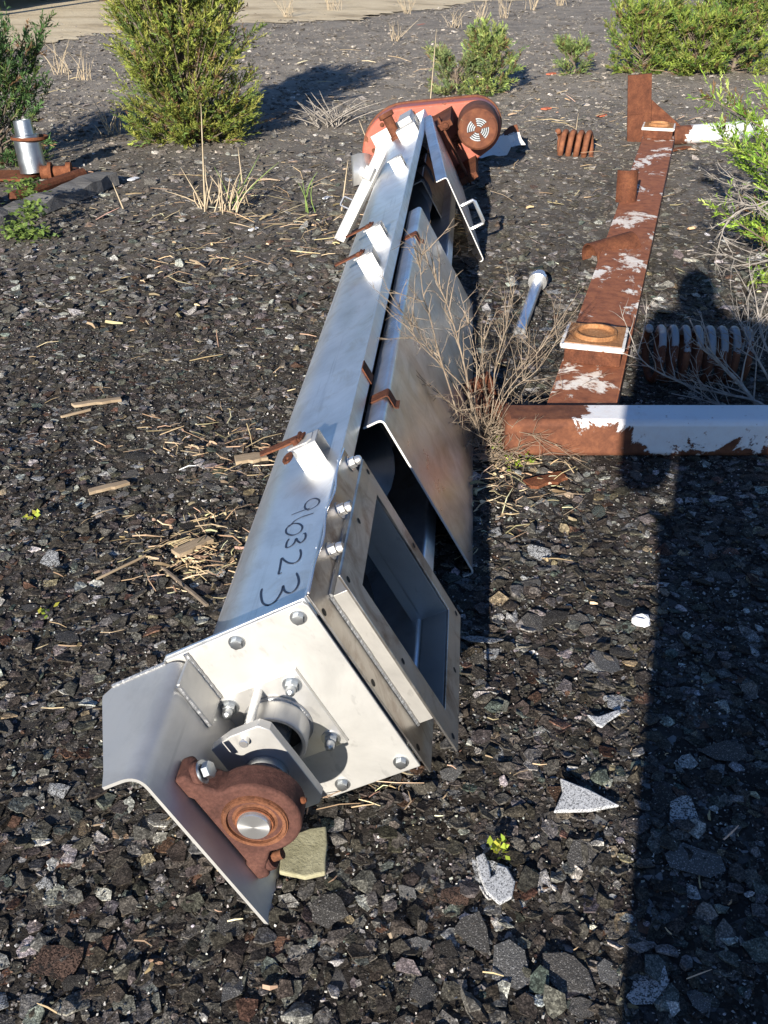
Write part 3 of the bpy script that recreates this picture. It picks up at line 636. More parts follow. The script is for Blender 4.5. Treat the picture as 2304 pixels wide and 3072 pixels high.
mb.lathe([(0, 0), (.018, 0), (.018, .006), (0, .006)], (mc[0], 4.934, mc[1]), (0, 1, 0), 16); mb.obj('grille_spider', 'motor_paint', mot)
# motor rails
for u, s0, s1 in ((.075, -.02, .40), (.02, .04, .36)):
    MB().sheet([(u, s0), (u, s1)], .012, 4.80, 4.86).obj('motor_rail', 'rust', conv, bevel=.002)
for s in (.0, .33):
    mb = MB().box(.0, .13, 4.78, 5.24, s, s+.035); mb.hexbolt((.09, 4.78, s+.018), (0, -1, 0), .018, .02); mb.obj('motor_support', 'rust', conv, bevel=.003)

# ------------------------------------------------------------------ loose trough covers
def cover(name, label, y0, y1, s0, s1, x, clips=(), handle=False, mtx=None, lip=.05, tilt=0.0):
    t = thing(name, label, 'cover', mtx=(mtx or CONV) @ Matrix.Translation((x, y0, s0)) @ Matrix.Rotation(tilt, 4, 'Y'), group='loose trough covers')
    L, W = y1-y0, s1-s0
    mb = MB().sheet(rounded([(-lip, W), (0, W), (0, 0), (-lip, 0)], .012, 5), .0035, 0, L)
    mb.obj('cover_sheet', 'steel_lid', t, sharp=50)
    MB().sheet(rounded([(-lip, W), (0, W), (0, 0), (-lip, 0)], .012, 5), .0048, -.0024, -.0004).obj('cut_edge', 'steel_edge', t, sharp=50)
    for y in clips:
        mb = MB().sheet(rounded([(-.045, W+.004), (.006, W+.004), (.006, W-.035), (.016, W-.040)], .005, 3), .003, y, y+.045); mb.obj('clip', 'rust', t)
    if handle:
        mb = MB().tube([(0, .05, W*.62), (.07, .05, W*.62), (.075, .05, W*.60), (.075, .05, W*.36), (.07, .05, W*.34), (0, .05, W*.34)], .009, 8); mb.obj('handle', 'steel_bright', t)
    return t
cover('trough_cover', 'long stained trough cover beside the inlet spout, dead shrub at its lower edge', .80, 2.86, -.105, .385, .042, clips=(.13, 1.62))
cover('trough_cover', 'short trough cover wedged between two others near the belt guard', 3.93, 4.95, -.05, .285, -.055)
def span(P, Q, Rn):
    P, Q, Rn = Vector(P), Vector(Q), Vector(Rn); y = (Q-P).normalized(); z = P-Rn; z = (z-y*z.dot(y)).normalized(); x = y.cross(z)
    return CONV @ Matrix(((x.x, y.x, z.x, Rn.x), (x.y, y.y, z.y, Rn.y), (x.z, y.z, z.z, Rn.z), (0, 0, 0, 1)))
cover('trough_cover', 'outer trough cover with a bar handle, below the rusty motor', 0, 1.30, 0, .445, 0, handle=True, mtx=span((3.57, .075, .33), (4.95, .022, .445), (3.57, .05, -.112)) if False else span((.108, 3.57, .325), (.030, 4.95, .450), (.085, 3.57, -.128)))
# narrow cover leaning on the far left of the trough
p0 = ground_at(742, 524, .015); d_ = ray(830, 340); pp = C0+vS*.47; p1 = Vector((0, 0, CAM_H))+d_*((pp-Vector((0, 0, CAM_H))).dot(vS)/d_.dot(vS))
d = (p1-p0); L = d.length; yv = d.normalized(); zv = Vector((-.30, -.85, .45)); zv = (zv-yv*zv.dot(yv)).normalized(); xv = yv.cross(zv)
mx = Matrix(((xv.x, yv.x, zv.x, p0.x), (xv.y, yv.y, zv.y, p0.y), (xv.z, yv.z, zv.z, p0.z), (0, 0, 0, 1)))
t = thing('trough_cover', 'narrow bright trough cover leaning against the left side of the conveyor', 'cover', mtx=mx, group='loose trough covers')
MB().sheet(rounded([(-.060, -.05), (-.060, 0), (0, 0), (0, -.035)], .006, 4), -.004, 0, L).obj('cover_sheet', 'steel_plate', t)
MB().box(-.055, -.005, L*.70, L*.84, .002, .040).obj('latch_box', 'steel_plate', t, bevel=.004)
MB().sheet(rounded([(-.062, L*.36), (-.11, L*.36), (-.11, L*.45), (-.062, L*.45)], .006, 3), .006, -.03, -.01, 'z').obj('handle', 'steel_bright', t)
# bent sheet beside it
p = ground_at(783, 402)
t = thing('bent_steel_sheet', 'curved bright steel sheet standing left of the conveyor near the belt guard', 'sheet', (p.x, p.y, 0), rotz=R(8)); t.rotation_euler.x = R(-28)
MB().sheet([(-.06+.13*q/12, -.05*math.sin(q/12*3.0)) for q in range(12)]+[(.08, .03), (.20, .07)], .003, 0, .19, 'z').obj('sheet_metal', 'steel_semi', t, sharp=180)
# crumpled sheet under the motor
p = ground_at(1075, 342)
t = thing('crumpled_sheet', 'crumpled pale metal sheet lying under the rusty motor', 'sheet', (p.x, p.y, 0), rotz=R(25))
vs = []
for q in range(8):
    for w in range(4): vs.append((-.17+.05*q+.01*random.uniform(-1, 1), -.06+.045*w+.012*random.uniform(-1, 1), .02+.018*q*(w/3)*.9+.022*random.random()+ (.05 if q > 4 else 0)))
MB().add(vs+[(x, y, z-.004) for x, y, z in vs], [(q*4+w, q*4+w+1, q*4+w+5, q*4+w+4) for q in range(7) for w in range(3)]).obj('sheet_metal', 'pad_paint', t, recalc=False, sharp=20)

# ------------------------------------------------------------------ rusted steel frame on the right
fr = thing('steel_skid', 'rusty welded steel frame with white paint flaking off, lying right of the conveyor', 'skid')
b0, b1 = Vector((.52, 3.03)), Vector((1.87, 7.74)); bw = .228
dv = (b1-b0).normalized(); pv = Vector((dv.y, -dv.x)); Lb = (b1-b0).length
rz = math.atan2(-dv.x, dv.y)
def beam_part(mb, name, material, parent, bevel=.004, sharp=32):
    o = mb.obj(name, material, parent, bevel=bevel, sharp=sharp); o.location = (b0.x, b0.y, 0); o.rotation_euler = (0, 0, rz); return o
wz = bw*pv.x
mb = MB(); mb.box(0, .222, 0, Lb, 0.001, .10); beam_part(mb, 'main_beam', 'beam_paint', fr)
def pad(y):
    mb = MB(); mb.box(.006, .205, y, y+.20, .1005, .158); o = beam_part(mb, 'pad', 'rust', fr, .004)
    def put(mb_, nm, mt, bv):
        q = mb_.obj(nm, mt, o, bevel=bv); return q
    put(MB().box(-.010, .214, y-.012, y+.212, .1582, .176), 'pad_plate', 'pad_edge', .002)
    put(MB().box(.002, .204, y+.002, y+.206, .1762, .1782), 'pad_top', 'pad_ochre', 0)
    put(MB().lathe([(.0, .001), (.062, .001), (.066, .004), (.067, .016), (.075, .016), (.078, .001)], (.103, y+.100, .1782), (0, 0, 1), 36), 'pad_ring', 'pad_ochre', 0)
pad(.42); pad(Lb-.16)
# cross tubes
mb = MB(); mb.box(-.02, 1.35, 2.885, 3.022, .001, .128); o = mb.obj('cross_tube', 'pipe_paint', fr, bevel=.018); o.location = (.40, 0, 0); o.data.materials[0] = M['pipe_paint']
for v in o.data.vertices: v.co.x += .40
o.location = (0, 0, 0)
mb = MB(); mb.tube([(2.06, 7.86, .065), (3.6, 8.42, .065)], .066, 20); mb.obj('cross_tube', 'far_pipe_paint', fr)
# upright plates with gussets at the left end of each cross tube
def upright(x, y, h, w, lean, rzz, gus=True):
    t = Matrix.Translation((x, y, 0)) @ Matrix.Rotation(rzz, 4, 'Z') @ Matrix.Rotation(lean, 4, 'Y')
    mb = MB(); mb.prism(rounded([(0, 0), (w*.5, .03), (w, 0)], .03, 4)+[(w, -.02), (w*.5, .01), (0, -.02)], 0, h, 'z') if False else mb.box(-w/2, w/2, 0, .03, 0, h)
    mb.box(-w/2-.002, w/2+.002, -.003, 0, h*.42, h*.43); o = mb.obj('upright_plate', 'rust', fr, bevel=.004); o.matrix_local = t
    if not gus: return
    mb = MB(); mb.prism([(w/2+.002, 0), (w/2+.30, 0), (w/2+.26, .05), (w/2+.002, h*.62)], .004, .022); o = mb.obj('gusset', 'rust', fr, bevel=.002); o.matrix_local = t
upright(1.90, 7.98, .47, .17, R(-6), R(-8))
upright(.33, 3.24, .11, .16, R(-20), R(20), False)
MB().tube([(.22, 3.32, .03), (.46, 3.06, .04)], .045, 12).obj('broken_end', 'rust', fr)
# half pipes welded beside the beam
def half_pipe(p, axis, r, L, a0, a1):
    mb = MB().sheet(arc(0, 0, r, a0, a1, 12), .008, 0, L); o = mb.obj('half_pipe', 'rust', fr, sharp=50)
    o.location = p; o.rotation_euler = axis; return o
half_pipe((.99, 4.86, .05), (R(8), 0, R(-68)), .075, .24, -20, 200)
half_pipe((1.345, 5.80, .095), (R(85), 0, R(15)), .06, .17, 0, 180)

# ------------------------------------------------------------------ coil springs, tube
def spring(name, label, p, rz, r, wire, turns, length, material, tiltx=0):
    t = thing(name, label, 'spring', p, group='coil springs', rotz=rz)
    n = int(turns*28); mb = MB()
    mb.tube([(length*q/n, r*math.sin(q/28*2*math.pi), r+wire+r*math.cos(q/28*2*math.pi)) for q in range(n+1)], wire, 9)
    o = mb.obj('coil', material, t, sharp=180); o.rotation_euler = (tiltx, 0, 0); return t
painted('spring_paint', (.26, .29, .31), .60, scale=9, grad=((2, .11, 2.5),))
painted('spring_rust', (.34, .40, .42), .60, scale=7, grad=((0, .02, -3.0),), ruststops=((.09, .033, .016), (.19, .07, .032), (.30, .12, .055)))
spring('coil_spring', 'large coil spring with worn grey paint beside the beam in the shade', (.955, 3.50, 0), R(-3), .093, .0135, 8.3, .36, 'spring_paint')
spring('coil_spring', 'short rusty coil spring half buried in the open ground right of the motor', (1.22, 7.55, -.035), R(-14), .084, .020, 4.6, .25, 'spring_rust')
p0, p1 = ground_at(1122, 720, .025), ground_at(1163, 618, .025)
t = thing('steel_tube', 'short bright steel tube with a capped end lying between cover and beam', 'tube', (p0.x, p0.y, 0))
d = p1-p0; d.z = .035
mb = MB().tube([(0, 0, .026), tuple(d*.97+Vector((0, 0, .026)))], .024, 20); mb.obj('tube_body', 'steel_wall', t)
mb = MB().lathe([(.018, -.004), (.0265, -.004), (.0265, .012), (.018, .012)], (0, 0, .026), d, 20); mb.obj('tube_collar', 'steel_bright', t)
e = d*.95+Vector((0, 0, .03))
mb = MB().lathe([(0, -.03), (.042, -.03), (.044, 0), (.030, .012), (.030, .05), (.018, .055), (0, .055)], e, d, 20); mb.obj('end_cap', 'steel_bright', t)

# ------------------------------------------------------------------ junipers
def juniper(name, label, loc, H, rad, nb, seed, leaf=.03, nleaf=10, greens=((.085, .135, .028), (.055, .10, .028), (.13, .15, .04)), spread=(30, 62), lean=(0, 0), profile=None, dense=1.0, cat='juniper', bare=0.0):
    g = np.random.default_rng(seed); rr = random.Random(seed)
    t = thing(name, label, cat, loc, group='junipers')
    mb = MB(); lx, ly = lean
    top = Vector((lx*H, ly*H, H*.9)); steps = [Vector((0, 0, -.03)), Vector((lx*H*.2+.01, ly*H*.2, H*.25)), Vector((lx*H*.55-.01, ly*H*.55, H*.6)), top]
    r0 = .016*H+.012; mb.tube(steps, [r0, r0*.75, r0*.5, r0*.15], 9)
    prof = profile or (lambda h: (1-h)**.75*(.55+.45*min(1, h*4+.2)))
    S, D, Ln = [], [], []; 
    def trunk_at(h):
        a = h*3; i = min(2, int(a)); return steps[i].lerp(steps[i+1], a-i)
    for b in range(nb):
        h = rr.random()**1.3*.97; az = rr.uniform(0, 2*math.pi); el = R(rr.uniform(*spread))*min(1, .12+h*3.2)
        Lb_ = rad*prof(h)*rr.uniform(.72, 1.12)/max(.35, math.cos(el)); p0 = trunk_at(h*.85)
        dr = Vector((math.cos(az)*math.cos(el), math.sin(az)*math.cos(el), math.sin(el))); mid = p0+dr*Lb_*.5+Vector((0, 0, -.04*Lb_)); end = p0+dr*Lb_+Vector((0, 0, .10*Lb_))
        if end.z > H*1.12: end.z = H*1.12
        mb.tube([p0, mid, end], [r0*.28, r0*.18, r0*.06], 5, False)
        if rr.random() < bare: continue
        for q in range(max(4, int(Lb_*36*dense))):
            f = rr.uniform(.12, 1.04)**.6; c = p0.lerp(mid, f*2) if f < .5 else mid.lerp(end, f*2-1)
            sd = (dr*.8+Vector((rr.gauss(0, .55), rr.gauss(0, .55), rr.gauss(.35, .4)))).normalized()
            S.append(c); D.append(sd); Ln.append(rr.uniform(.06, .17)*(.6+.4*H))
    mb.obj('trunk', 'bark', t, smooth=True, sharp=80)
    S, D, Ln = np.array(S), np.array(D), np.array(Ln); n = len(S); m = nleaf
    m = int(m*1.7); S = np.repeat(S, m, 0); D = np.repeat(D, m, 0); Ln = np.repeat(Ln, m); sprig = np.repeat(np.arange(n), m)
    f = np.tile(np.linspace(.05, 1, m), n)
    base = S+D*(Ln*f)[:, None]
    ld = D*.9+g.normal(0, .42, (n*m, 3)); ld[:, 2] += .12; ld /= np.linalg.norm(ld, axis=1)[:, None]
    sd = np.cross(ld, g.normal(0, 1, (n*m, 3))); sd /= np.linalg.norm(sd, axis=1)[:, None]
    ll = leaf*g.uniform(.6, 1.35, n*m)*(1.1-.4*f); w = ll*.105
    P = np.stack([base-sd*(w*.5)[:, None], base+ld*(ll*.45)[:, None]+sd*w[:, None]*1.1, base+ld*ll[:, None], base+ld*(ll*.5)[:, None]-sd*w[:, None]], 1)
    P[..., 2] = np.maximum(P[..., 2], .004)
    T = np.array([(0, 1, 2), (0, 2, 3)]); T = (T[None]+np.arange(n*m)[:, None, None]*4).reshape(-1, 3)
    pal = np.array(greens); k = g.choice(len(pal), n, p=[.5, .3, .2]) if len(pal) == 3 else g.choice(len(pal), n)
    c = pal[k]*1.45*np.exp(g.normal(0, .25, n))[:, None]; brown = g.random(n) < .06; c[brown] = np.array([.17, .10, .05])*np.exp(g.normal(0, .2, brown.sum()))[:, None]
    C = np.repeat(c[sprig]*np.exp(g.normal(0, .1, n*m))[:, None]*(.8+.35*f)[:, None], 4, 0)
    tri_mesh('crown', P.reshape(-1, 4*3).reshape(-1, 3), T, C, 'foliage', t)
    return t
def bushy(h): return min(1.0, .84+.5*h) if h < .45 else (1-((h-.45)/.55)**1.7)*.98+.02
juniper('juniper_bush', 'tall bushy green juniper at the back left, taller than the picture', (-1.42, 8.05, 0), 1.5, .50, 270, 3, bare=.10, dense=.85, leaf=.036, nleaf=15, profile=bushy, lean=(-.10, 0), greens=((.145, .168, .032), (.075, .112, .028), (.20, .195, .045)))
juniper('juniper_bush', 'juniper with shade-darkened greens at the left edge behind the upright metal pipe', (-2.62, 7.25, 0), .78, .40, 90, 5, leaf=.04, nleaf=11, profile=bushy, greens=((.05, .095, .03), (.03, .06, .022), (.08, .11, .03)))  # its shade is put into the colour as darker greens
juniper('juniper_bush', 'two-lobed low juniper just beyond the belt guard', (.98, 10.3, 0), .52, .23, 80, 8, leaf=.042, nleaf=10, profile=bushy, greens=((.14, .18, .05), (.08, .12, .04), (.18, .19, .06)))
juniper('juniper_bush', 'low grey-green juniper lobe left of the taller lobe beyond the belt guard', (.68, 10.35, 0), .30, .24, 60, 9, leaf=.042, nleaf=9, profile=bushy, greens=((.13, .16, .06), (.08, .11, .045), (.17, .17, .07)), bare=.1)
juniper('juniper_seedling', 'smallest juniper seedling on the open ground at the back', (1.99, 11.6, 0), .26, .19, 40, 10, leaf=.04, nleaf=9, profile=bushy, greens=((.12, .17, .05), (.08, .11, .035), (.17, .19, .06)))
for q, (x, y, h, r_) in enumerate(((2.72, 11.75, .62, .36), (3.25, 11.65, .50, .46), (3.75, 11.9, .75, .45))):
    juniper('juniper_bush', ['leftmost lobe of the spreading juniper behind the rusty upright plate', 'low middle mound of the spreading juniper at the top right', 'rightmost lobe of the spreading juniper at the top right corner'][q], (x, y, 0), h, r_, 110, 20+q, leaf=.045, nleaf=10, profile=bushy, greens=((.13, .17, .03), (.065, .11, .025), (.17, .18, .045)), dense=.9)
juniper('juniper_bush', 'bright green juniper reaching in from the right edge above the coil spring', (2.02, 4.70, 0), 1.05, .50, 75, 31, leaf=.030, nleaf=14, profile=lambda h: .8+.3*math.sin(3*h), greens=((.16, .24, .03), (.11, .19, .03), (.22, .27, .06)), spread=(8, 45), dense=1.1, bare=.15)

# ------------------------------------------------------------------ dead twigs
def twig_tree(mb, p, d, L, r, depth, rr, wig=.25, kids=4):
    P = [Vector(p)]; dd = Vector(d).normalized(); n = 5
    for q in range(n):
        dd = (dd+Vector((rr.gauss(0, wig), rr.gauss(0, wig), rr.gauss(.02, wig*.6)))*.35).normalized(); P.append(P[-1]+dd*L/n)
    mb.tube(P, [r*(1-.75*q/n) for q in range(n+1)], 5, False)
    if depth:
        for q in range(kids):
            f = rr.uniform(.25, .95); i = min(n-1, int(f*n)); b = P[i].lerp(P[i+1], f*n-i)
            sd = (dd+Vector((rr.gauss(0, .6), rr.gauss(0, .6), rr.gauss(0, .5)))).normalized(); twig_tree(mb, b, sd, L*rr.uniform(.22, .42), r*.5, depth-1, rr, wig, max(2, kids-1))
rr = random.Random(4)
base = ground_at(1045, 965); sh = thing('dead_shrub', 'leafless dead shrub growing between the long cover and the white cross tube', 'shrub', (base.x, base.y, 0))
stems = MB()
def through(px, Y0, Y1, r):
    """main stem through places seen in the photograph, its depth running from Y0 at the foot to Y1 at the tip"""
    n = len(px); P = [at_depth(x, y, Y0+(Y1-Y0)*q/(n-1)) for q, (x, y) in enumerate(px)]
    P = spline3(P); L = [p-base for p in P]; n = len(L); r *= .64; stems.tube(L, [r*(1-.7*q/(n-1)) for q in range(n)], 6, False); return L
def spline3(P, n=4):
    out = []
    for i in range(len(P)-1):
        p0, p1, p2, p3 = P[max(i-1, 0)], P[i], P[i+1], P[min(i+2, len(P)-1)]
        for q in range(n):
            t = q/n; out.append(.5*((2*p1)+(p2-p0)*t+(2*p0-5*p1+4*p2-p3)*t*t+(3*p1-p0-3*p2+p3)*t**3))
    return out+[P[-1]]
MAIN = [([(1033, 940), (1018, 880), (1005, 800), (985, 720), (965, 655), (935, 590), (895, 510)], 2.98, 2.95, .0058), ([(995, 925), (975, 850), (950, 770), (930, 690), (915, 640), (908, 580), (912, 545)], 2.92, 2.80, .0050),
        ([(1040, 945), (1010, 850), (955, 790), (905, 740), (880, 690), (848, 645)], 2.98, 2.75, .0040), ([(1045, 950), (985, 840), (945, 780), (905, 720), (893, 680)], 3.0, 2.8, .0035), ([(1050, 950), (1055, 890), (1046, 820), (1042, 760), (1052, 715)], 3.05, 3.15, .0042),
        ([(1055, 950), (1065, 870), (1070, 790), (1090, 720), (1105, 660), (1112, 600)], 3.05, 3.3, .0040), ([(1060, 940), (1080, 870), (1130, 800), (1170, 750), (1205, 690)], 3.05, 3.25, .0040), ([(1060, 945), (1100, 850), (1160, 800), (1200, 740), (1206, 715)], 3.05, 3.2, .0032),
        ([(1045, 960), (1015, 905), (985, 880), (940, 845), (893, 805)], 2.95, 2.75, .0035), ([(1030, 965), (1000, 950), (960, 920), (925, 910)], 2.92, 2.85, .0030), ([(1060, 950), (1090, 905), (1140, 890), (1240, 880)], 3.0, 3.1, .0028), ([(1065, 930), (1120, 880), (1185, 860), (1240, 845)], 3.05, 3.2, .0028),
        ([(1050, 955), (1075, 930), (1130, 935), (1215, 965)], 2.95, 2.86, .0026), ([(1040, 950), (1025, 870), (1030, 790), (1012, 700), (990, 620)], 3.0, 3.1, .0038), ([(1050, 940), (1085, 840), (1140, 770), (1135, 700)], 3.05, 3.3, .003)]
for px, Ya, Yb, r_ in MAIN:
    L = through(px, Ya, Yb, r_)
    for q in range(15):
        i = rr.randrange(len(L)//4, len(L)-1); dr = (L[i+1]-L[i]).normalized(); twig_tree(stems, L[i], dr+Vector((rr.gauss(0, .55), rr.gauss(0, .4), rr.gauss(0, .4))), rr.uniform(.05, .17), r_*.40, 1, rr, .3, 3)
for q in range(120):
    b = Vector((rr.gauss(0, .07), rr.gauss(.0, .07), .0)); twig_tree(stems, b, (rr.gauss(0, .7), rr.gauss(0, .7), rr.uniform(.1, .8)), rr.uniform(.08, .22), .0018, 1, rr, .45, 4)
stems.obj('branches', 'twig', sh, sharp=180, recalc=False)
def leaf_spray(name, parent, spots, n, spread, size, cols, seed):
    g = np.random.default_rng(seed); Vs = []; Cs = []
    for p in spots:
        c = np.array(p)+g.normal(0, 1, (n, 3))*np.array([spread, spread, spread*.5]); c[:, 2] = np.abs(c[:, 2])+.006
        d = g.normal(0, 1, (n, 3)); d[:, 2] = np.abs(d[:, 2])*.4; d /= np.linalg.norm(d, axis=1)[:, None]; s = np.cross(d, g.normal(0, 1, (n, 3))*np.array([.4, .4, 1])); s /= np.linalg.norm(s, axis=1)[:, None]
        l = size*g.uniform(.6, 1.3, n)[:, None]; Vs.append(np.stack([c, c+d*l*.5+s*l*.32, c+d*l, c+d*l*.5-s*l*.32], 1)); Cs.append(np.repeat(np.array(cols)[g.integers(0, len(cols), n)]*np.exp(g.normal(0, .15, n))[:, None], 4, 0))
    V = np.concatenate(Vs); n = len(V); T = (np.array([(0, 1, 2), (0, 2, 3)])[None]+np.arange(n)[:, None, None]*4).reshape(-1, 3)
    return tri_mesh(name, V.reshape(-1, 3), T, np.concatenate(Cs), 'foliage', parent)
lv = [ground_at(x, y)-base for x, y in ((1085, 965), (1105, 985), (1120, 970), (1075, 950), (1140, 1000), (1110, 1010))]
leaf_spray('leaves', sh, lv, 26, .018, .014, [(.30, .38, .04), (.20, .28, .035)], 2)
# bare branches of a dying juniper at the right edge
rr = random.Random(9)
root = Vector((1.55, 3.15, 0)); t = thing('dead_juniper', 'bare grey juniper branches over the coil spring at the right edge', 'shrub', root)
mb = MB()
for px, Y0, Y1, r_ in [([(1720, 960), (1640, 880), (1600, 830), (1560, 790), (1520, 750), (1490, 690)], 3.1, 3.3, .009), ([(1720, 930), (1640, 870), (1560, 850), (1480, 830), (1400, 790), (1365, 745)], 3.1, 3.3, .006), ([(1720, 920), (1650, 800), (1620, 740), (1610, 700)], 3.15, 3.4, .006), ([(1720, 880), (1660, 760), (1640, 700), (1655, 640)], 3.2, 3.5, .006), ([(1700, 950), (1600, 900), (1540, 870), (1450, 850)], 3.05, 3.2, .005)]:
    n = len(px); L = spline3([at_depth(x, y, Y0+(Y1-Y0)*q/(n-1))-root for q, (x, y) in enumerate(px)]); n = len(L); mb.tube(L, [r_*(1-.75*q/(n-1)) for q in range(n)], 6, False)
    for q in range(12):
        i = rr.randrange(n//4, n-1); dr = (L[i+1]-L[i]).normalized(); twig_tree(mb, L[i], dr+Vector((rr.gauss(0, .5), rr.gauss(0, .5), rr.gauss(.2, .4))), rr.uniform(.08, .24), r_*.4, 1, rr, .3, 4)
mb.obj('branches', 'twig_grey', t, sharp=180, recalc=False)
t2 = thing('dead_juniper', 'pale dead twigs drooping below the green juniper at the right edge', 'shrub', (1.72, 4.35, 0)); root2 = Vector((1.72, 4.35, 0)); mb = MB()
for px, Y0, Y1, r_ in [([(1740, 590), (1690, 500), (1640, 450), (1590, 460), (1560, 500), (1570, 520)], 4.4, 4.2, .006), ([(1740, 540), (1680, 440), (1620, 445), (1575, 425)], 4.4, 4.2, .005), ([(1740, 600), (1680, 560), (1620, 570), (1560, 545)], 4.35, 4.1, .005), ([(1740, 640), (1690, 640), (1650, 660), (1630, 690)], 4.3, 4.0, .004), ([(1740, 520), (1680, 430), (1620, 400), (1570, 380)], 4.4, 4.3, .004)]:
    n = len(px); L = spline3([at_depth(x, y, Y0+(Y1-Y0)*q/(n-1))-root2 for q, (x, y) in enumerate(px)]); n = len(L); mb.tube(L, [r_*(1-.75*q/(n-1)) for q in range(n)], 6, False)
    for q in range(11):
        i = rr.randrange(n//4, n-1); dr = (L[i+1]-L[i]).normalized(); twig_tree(mb, L[i], dr+Vector((rr.gauss(-.2, .4), rr.gauss(0, .4), rr.gauss(-.1, .4))), rr.uniform(.08, .22), r_*.5, 1, rr, .3, 4)
mb.tube([(0, 0, 0), (.04, .03, .2), (.10, .05, .4)], [.014, .01, .006], 7, False)
mb.obj('branches', 'twig_grey', t2, sharp=180, recalc=False)

# ------------------------------------------------------------------ grass, stems, seedlings
def stems_plant(name, label, p, specs, col, cat='grass', group=None, width=.004):
    """specs: (lean x, lean y, height, bend)"""
    t = thing(name, label, cat, p, group=group); mb = MB()
    for dx, dy, h, b in specs:
        o = Vector((random.gauss(0, .012*len(specs)**.5), random.gauss(0, .012*len(specs)**.5), 0)) if len(specs) > 1 else Vector((0, 0, 0))
        P = [o+Vector((dx*f*h+b*f*f*h, dy*f*h, h*f*(1-abs(b)*.3*f))) for f in (0, .3, .6, .85, 1)]
        mb.tube(P, [width, width*.9, width*.75, width*.5, width*.2], 4, False)
    mb.obj('stems', col, t, sharp=180, recalc=False); return t
simple('dry_stem', [(.3, (.36, .28, .18)), (.7, (.54, .44, .30))], 20); simple('green_stem', [(.3, (.12, .20, .05)), (.7, (.28, .36, .10))], 12)
def tip(x0, y0, x1, y1):
    g = ground_at(x0, y0); e = at_depth(x1, y1, g.y); return g, e.z, (e.x-g.x)/max(e.z, .05)
for (a, b, c, d, lb) in [(443, 460, 434, 222, 'tall single dry stem left of the green grass tuft'), (530, 450, 514, 318, 'thin dry stem just right of the green grass tuft'), (928, 238, 943, 62, 'tallest dry stem rising behind the belt guard'), (738, 455, 752, 345, 'thin dry stem standing left of the leaning narrow cover'), (803, 330, 775, 258, 'dry stem leaning in front of the left end of the belt guard'), (268, 455, 243, 395, 'short forked dry stem left of the two-stem grass tuft')]:
    g, h, l = tip(a, b, c, d); stems_plant('dry_weed', lb, g, [(l, 0, h, 0)], 'dry_stem', 'stem', 'dry stems', width=.0055)
g = ground_at(485, 457); stems_plant('grass_tuft', 'straw-coloured grass tuft with green blades in front of the tall juniper', g, [(random.gauss(0, .35), random.gauss(0, .2), random.uniform(.1, .27), random.gauss(.1, .3)) for _ in range(26)], 'dry_stem', width=.0045)
stems_plant('green_grass', 'upright green grass blades growing among the straw-coloured tuft', g+Vector((.04, .05, 0)), [(random.gauss(.25, .35), 0, random.uniform(.15, .34), random.gauss(.2, .2)) for _ in range(5)], 'green_stem', width=.0032)
g = ground_at(668, 460); stems_plant('green_grass', 'small lone green grass sprout between tuft and conveyor', g, [(random.gauss(-.1, .3), 0, random.uniform(.12, .26), random.gauss(0, .3)) for _ in range(5)], 'green_stem', width=.0032)
g = ground_at(715, 270); stems_plant('dead_weed', 'pale dead weed left of the belt guard', g, [(random.gauss(-.1, .7), random.gauss(0, .5), random.uniform(.08, .24), random.gauss(0, .5)) for _ in range(40)], 'twig_grey', 'weed', width=.005)
g = ground_at(1220, 330); stems_plant('dead_weed', 'pale dead weed rising from the short rusty spring', g+Vector((.02, .05, 0)), [(.06, 0, .26, 0), (.45, 0, .14, .1), (-.1, 0, .1, 0)], 'dry_stem', 'weed', width=.004)
for x, y, hh, lb in [(1090, 40, .5, 'dry grass tuft at the back above the taller juniper lobe'), (1150, 22, .5, 'dry grass tuft at the back, right of the one above the juniper'), (1210, 12, .6, 'rightmost dry grass tuft at the top, above the juniper seedling'), (980, 60, .3, 'low dry tuft behind the tallest dry stem'),
    (1040, 45, .35, 'small dry tuft at the back between two taller tufts'), (860, 90, .3, 'low dry tuft on the grey ground above the belt guard'), (620, 40, .5, 'dry tuft at the edge of the sand, right of the tall juniper'), (130, 160, .35, 'dry tuft left of the tall juniper, nearer the shade-darkened juniper'),
    (180, 175, .3, 'dry tuft just left of the tall juniper'), (235, 290, .3, 'dry two-stalk tuft in front of the tall juniper on its left'), (880, 30, .5, 'dry tuft at the top edge above the belt guard'), (720, 25, .5, 'dry tuft on the far sand right of the tall juniper')]:
    g = ground_at(x, y); stems_plant('dry_grass_tuft', lb, g, [(random.gauss(0, .3), random.gauss(0, .2), random.uniform(.3, 1)*hh, random.gauss(0, .3)) for _ in range(14)], 'dry_stem', 'grass', 'far dry grass tufts', width=.004)
for x, y, lb, n in [(1075, 1848, 'yellow-green seedling beside the pale horseshoe-shaped shard', 26), (68, 1130, 'tiny green seedling on the left, level with the inlet bolts', 12), (100, 1335, 'tiny green seedling by the left edge, below the other one', 8)]:
    g = ground_at(x, y); t = thing('seedling', lb, 'seedling', g); leaf_spray('leaves', t, [(0, 0, .012)], n, .011, .017, [(.34, .42, .05), (.42, .40, .06), (.22, .30, .04)], x)

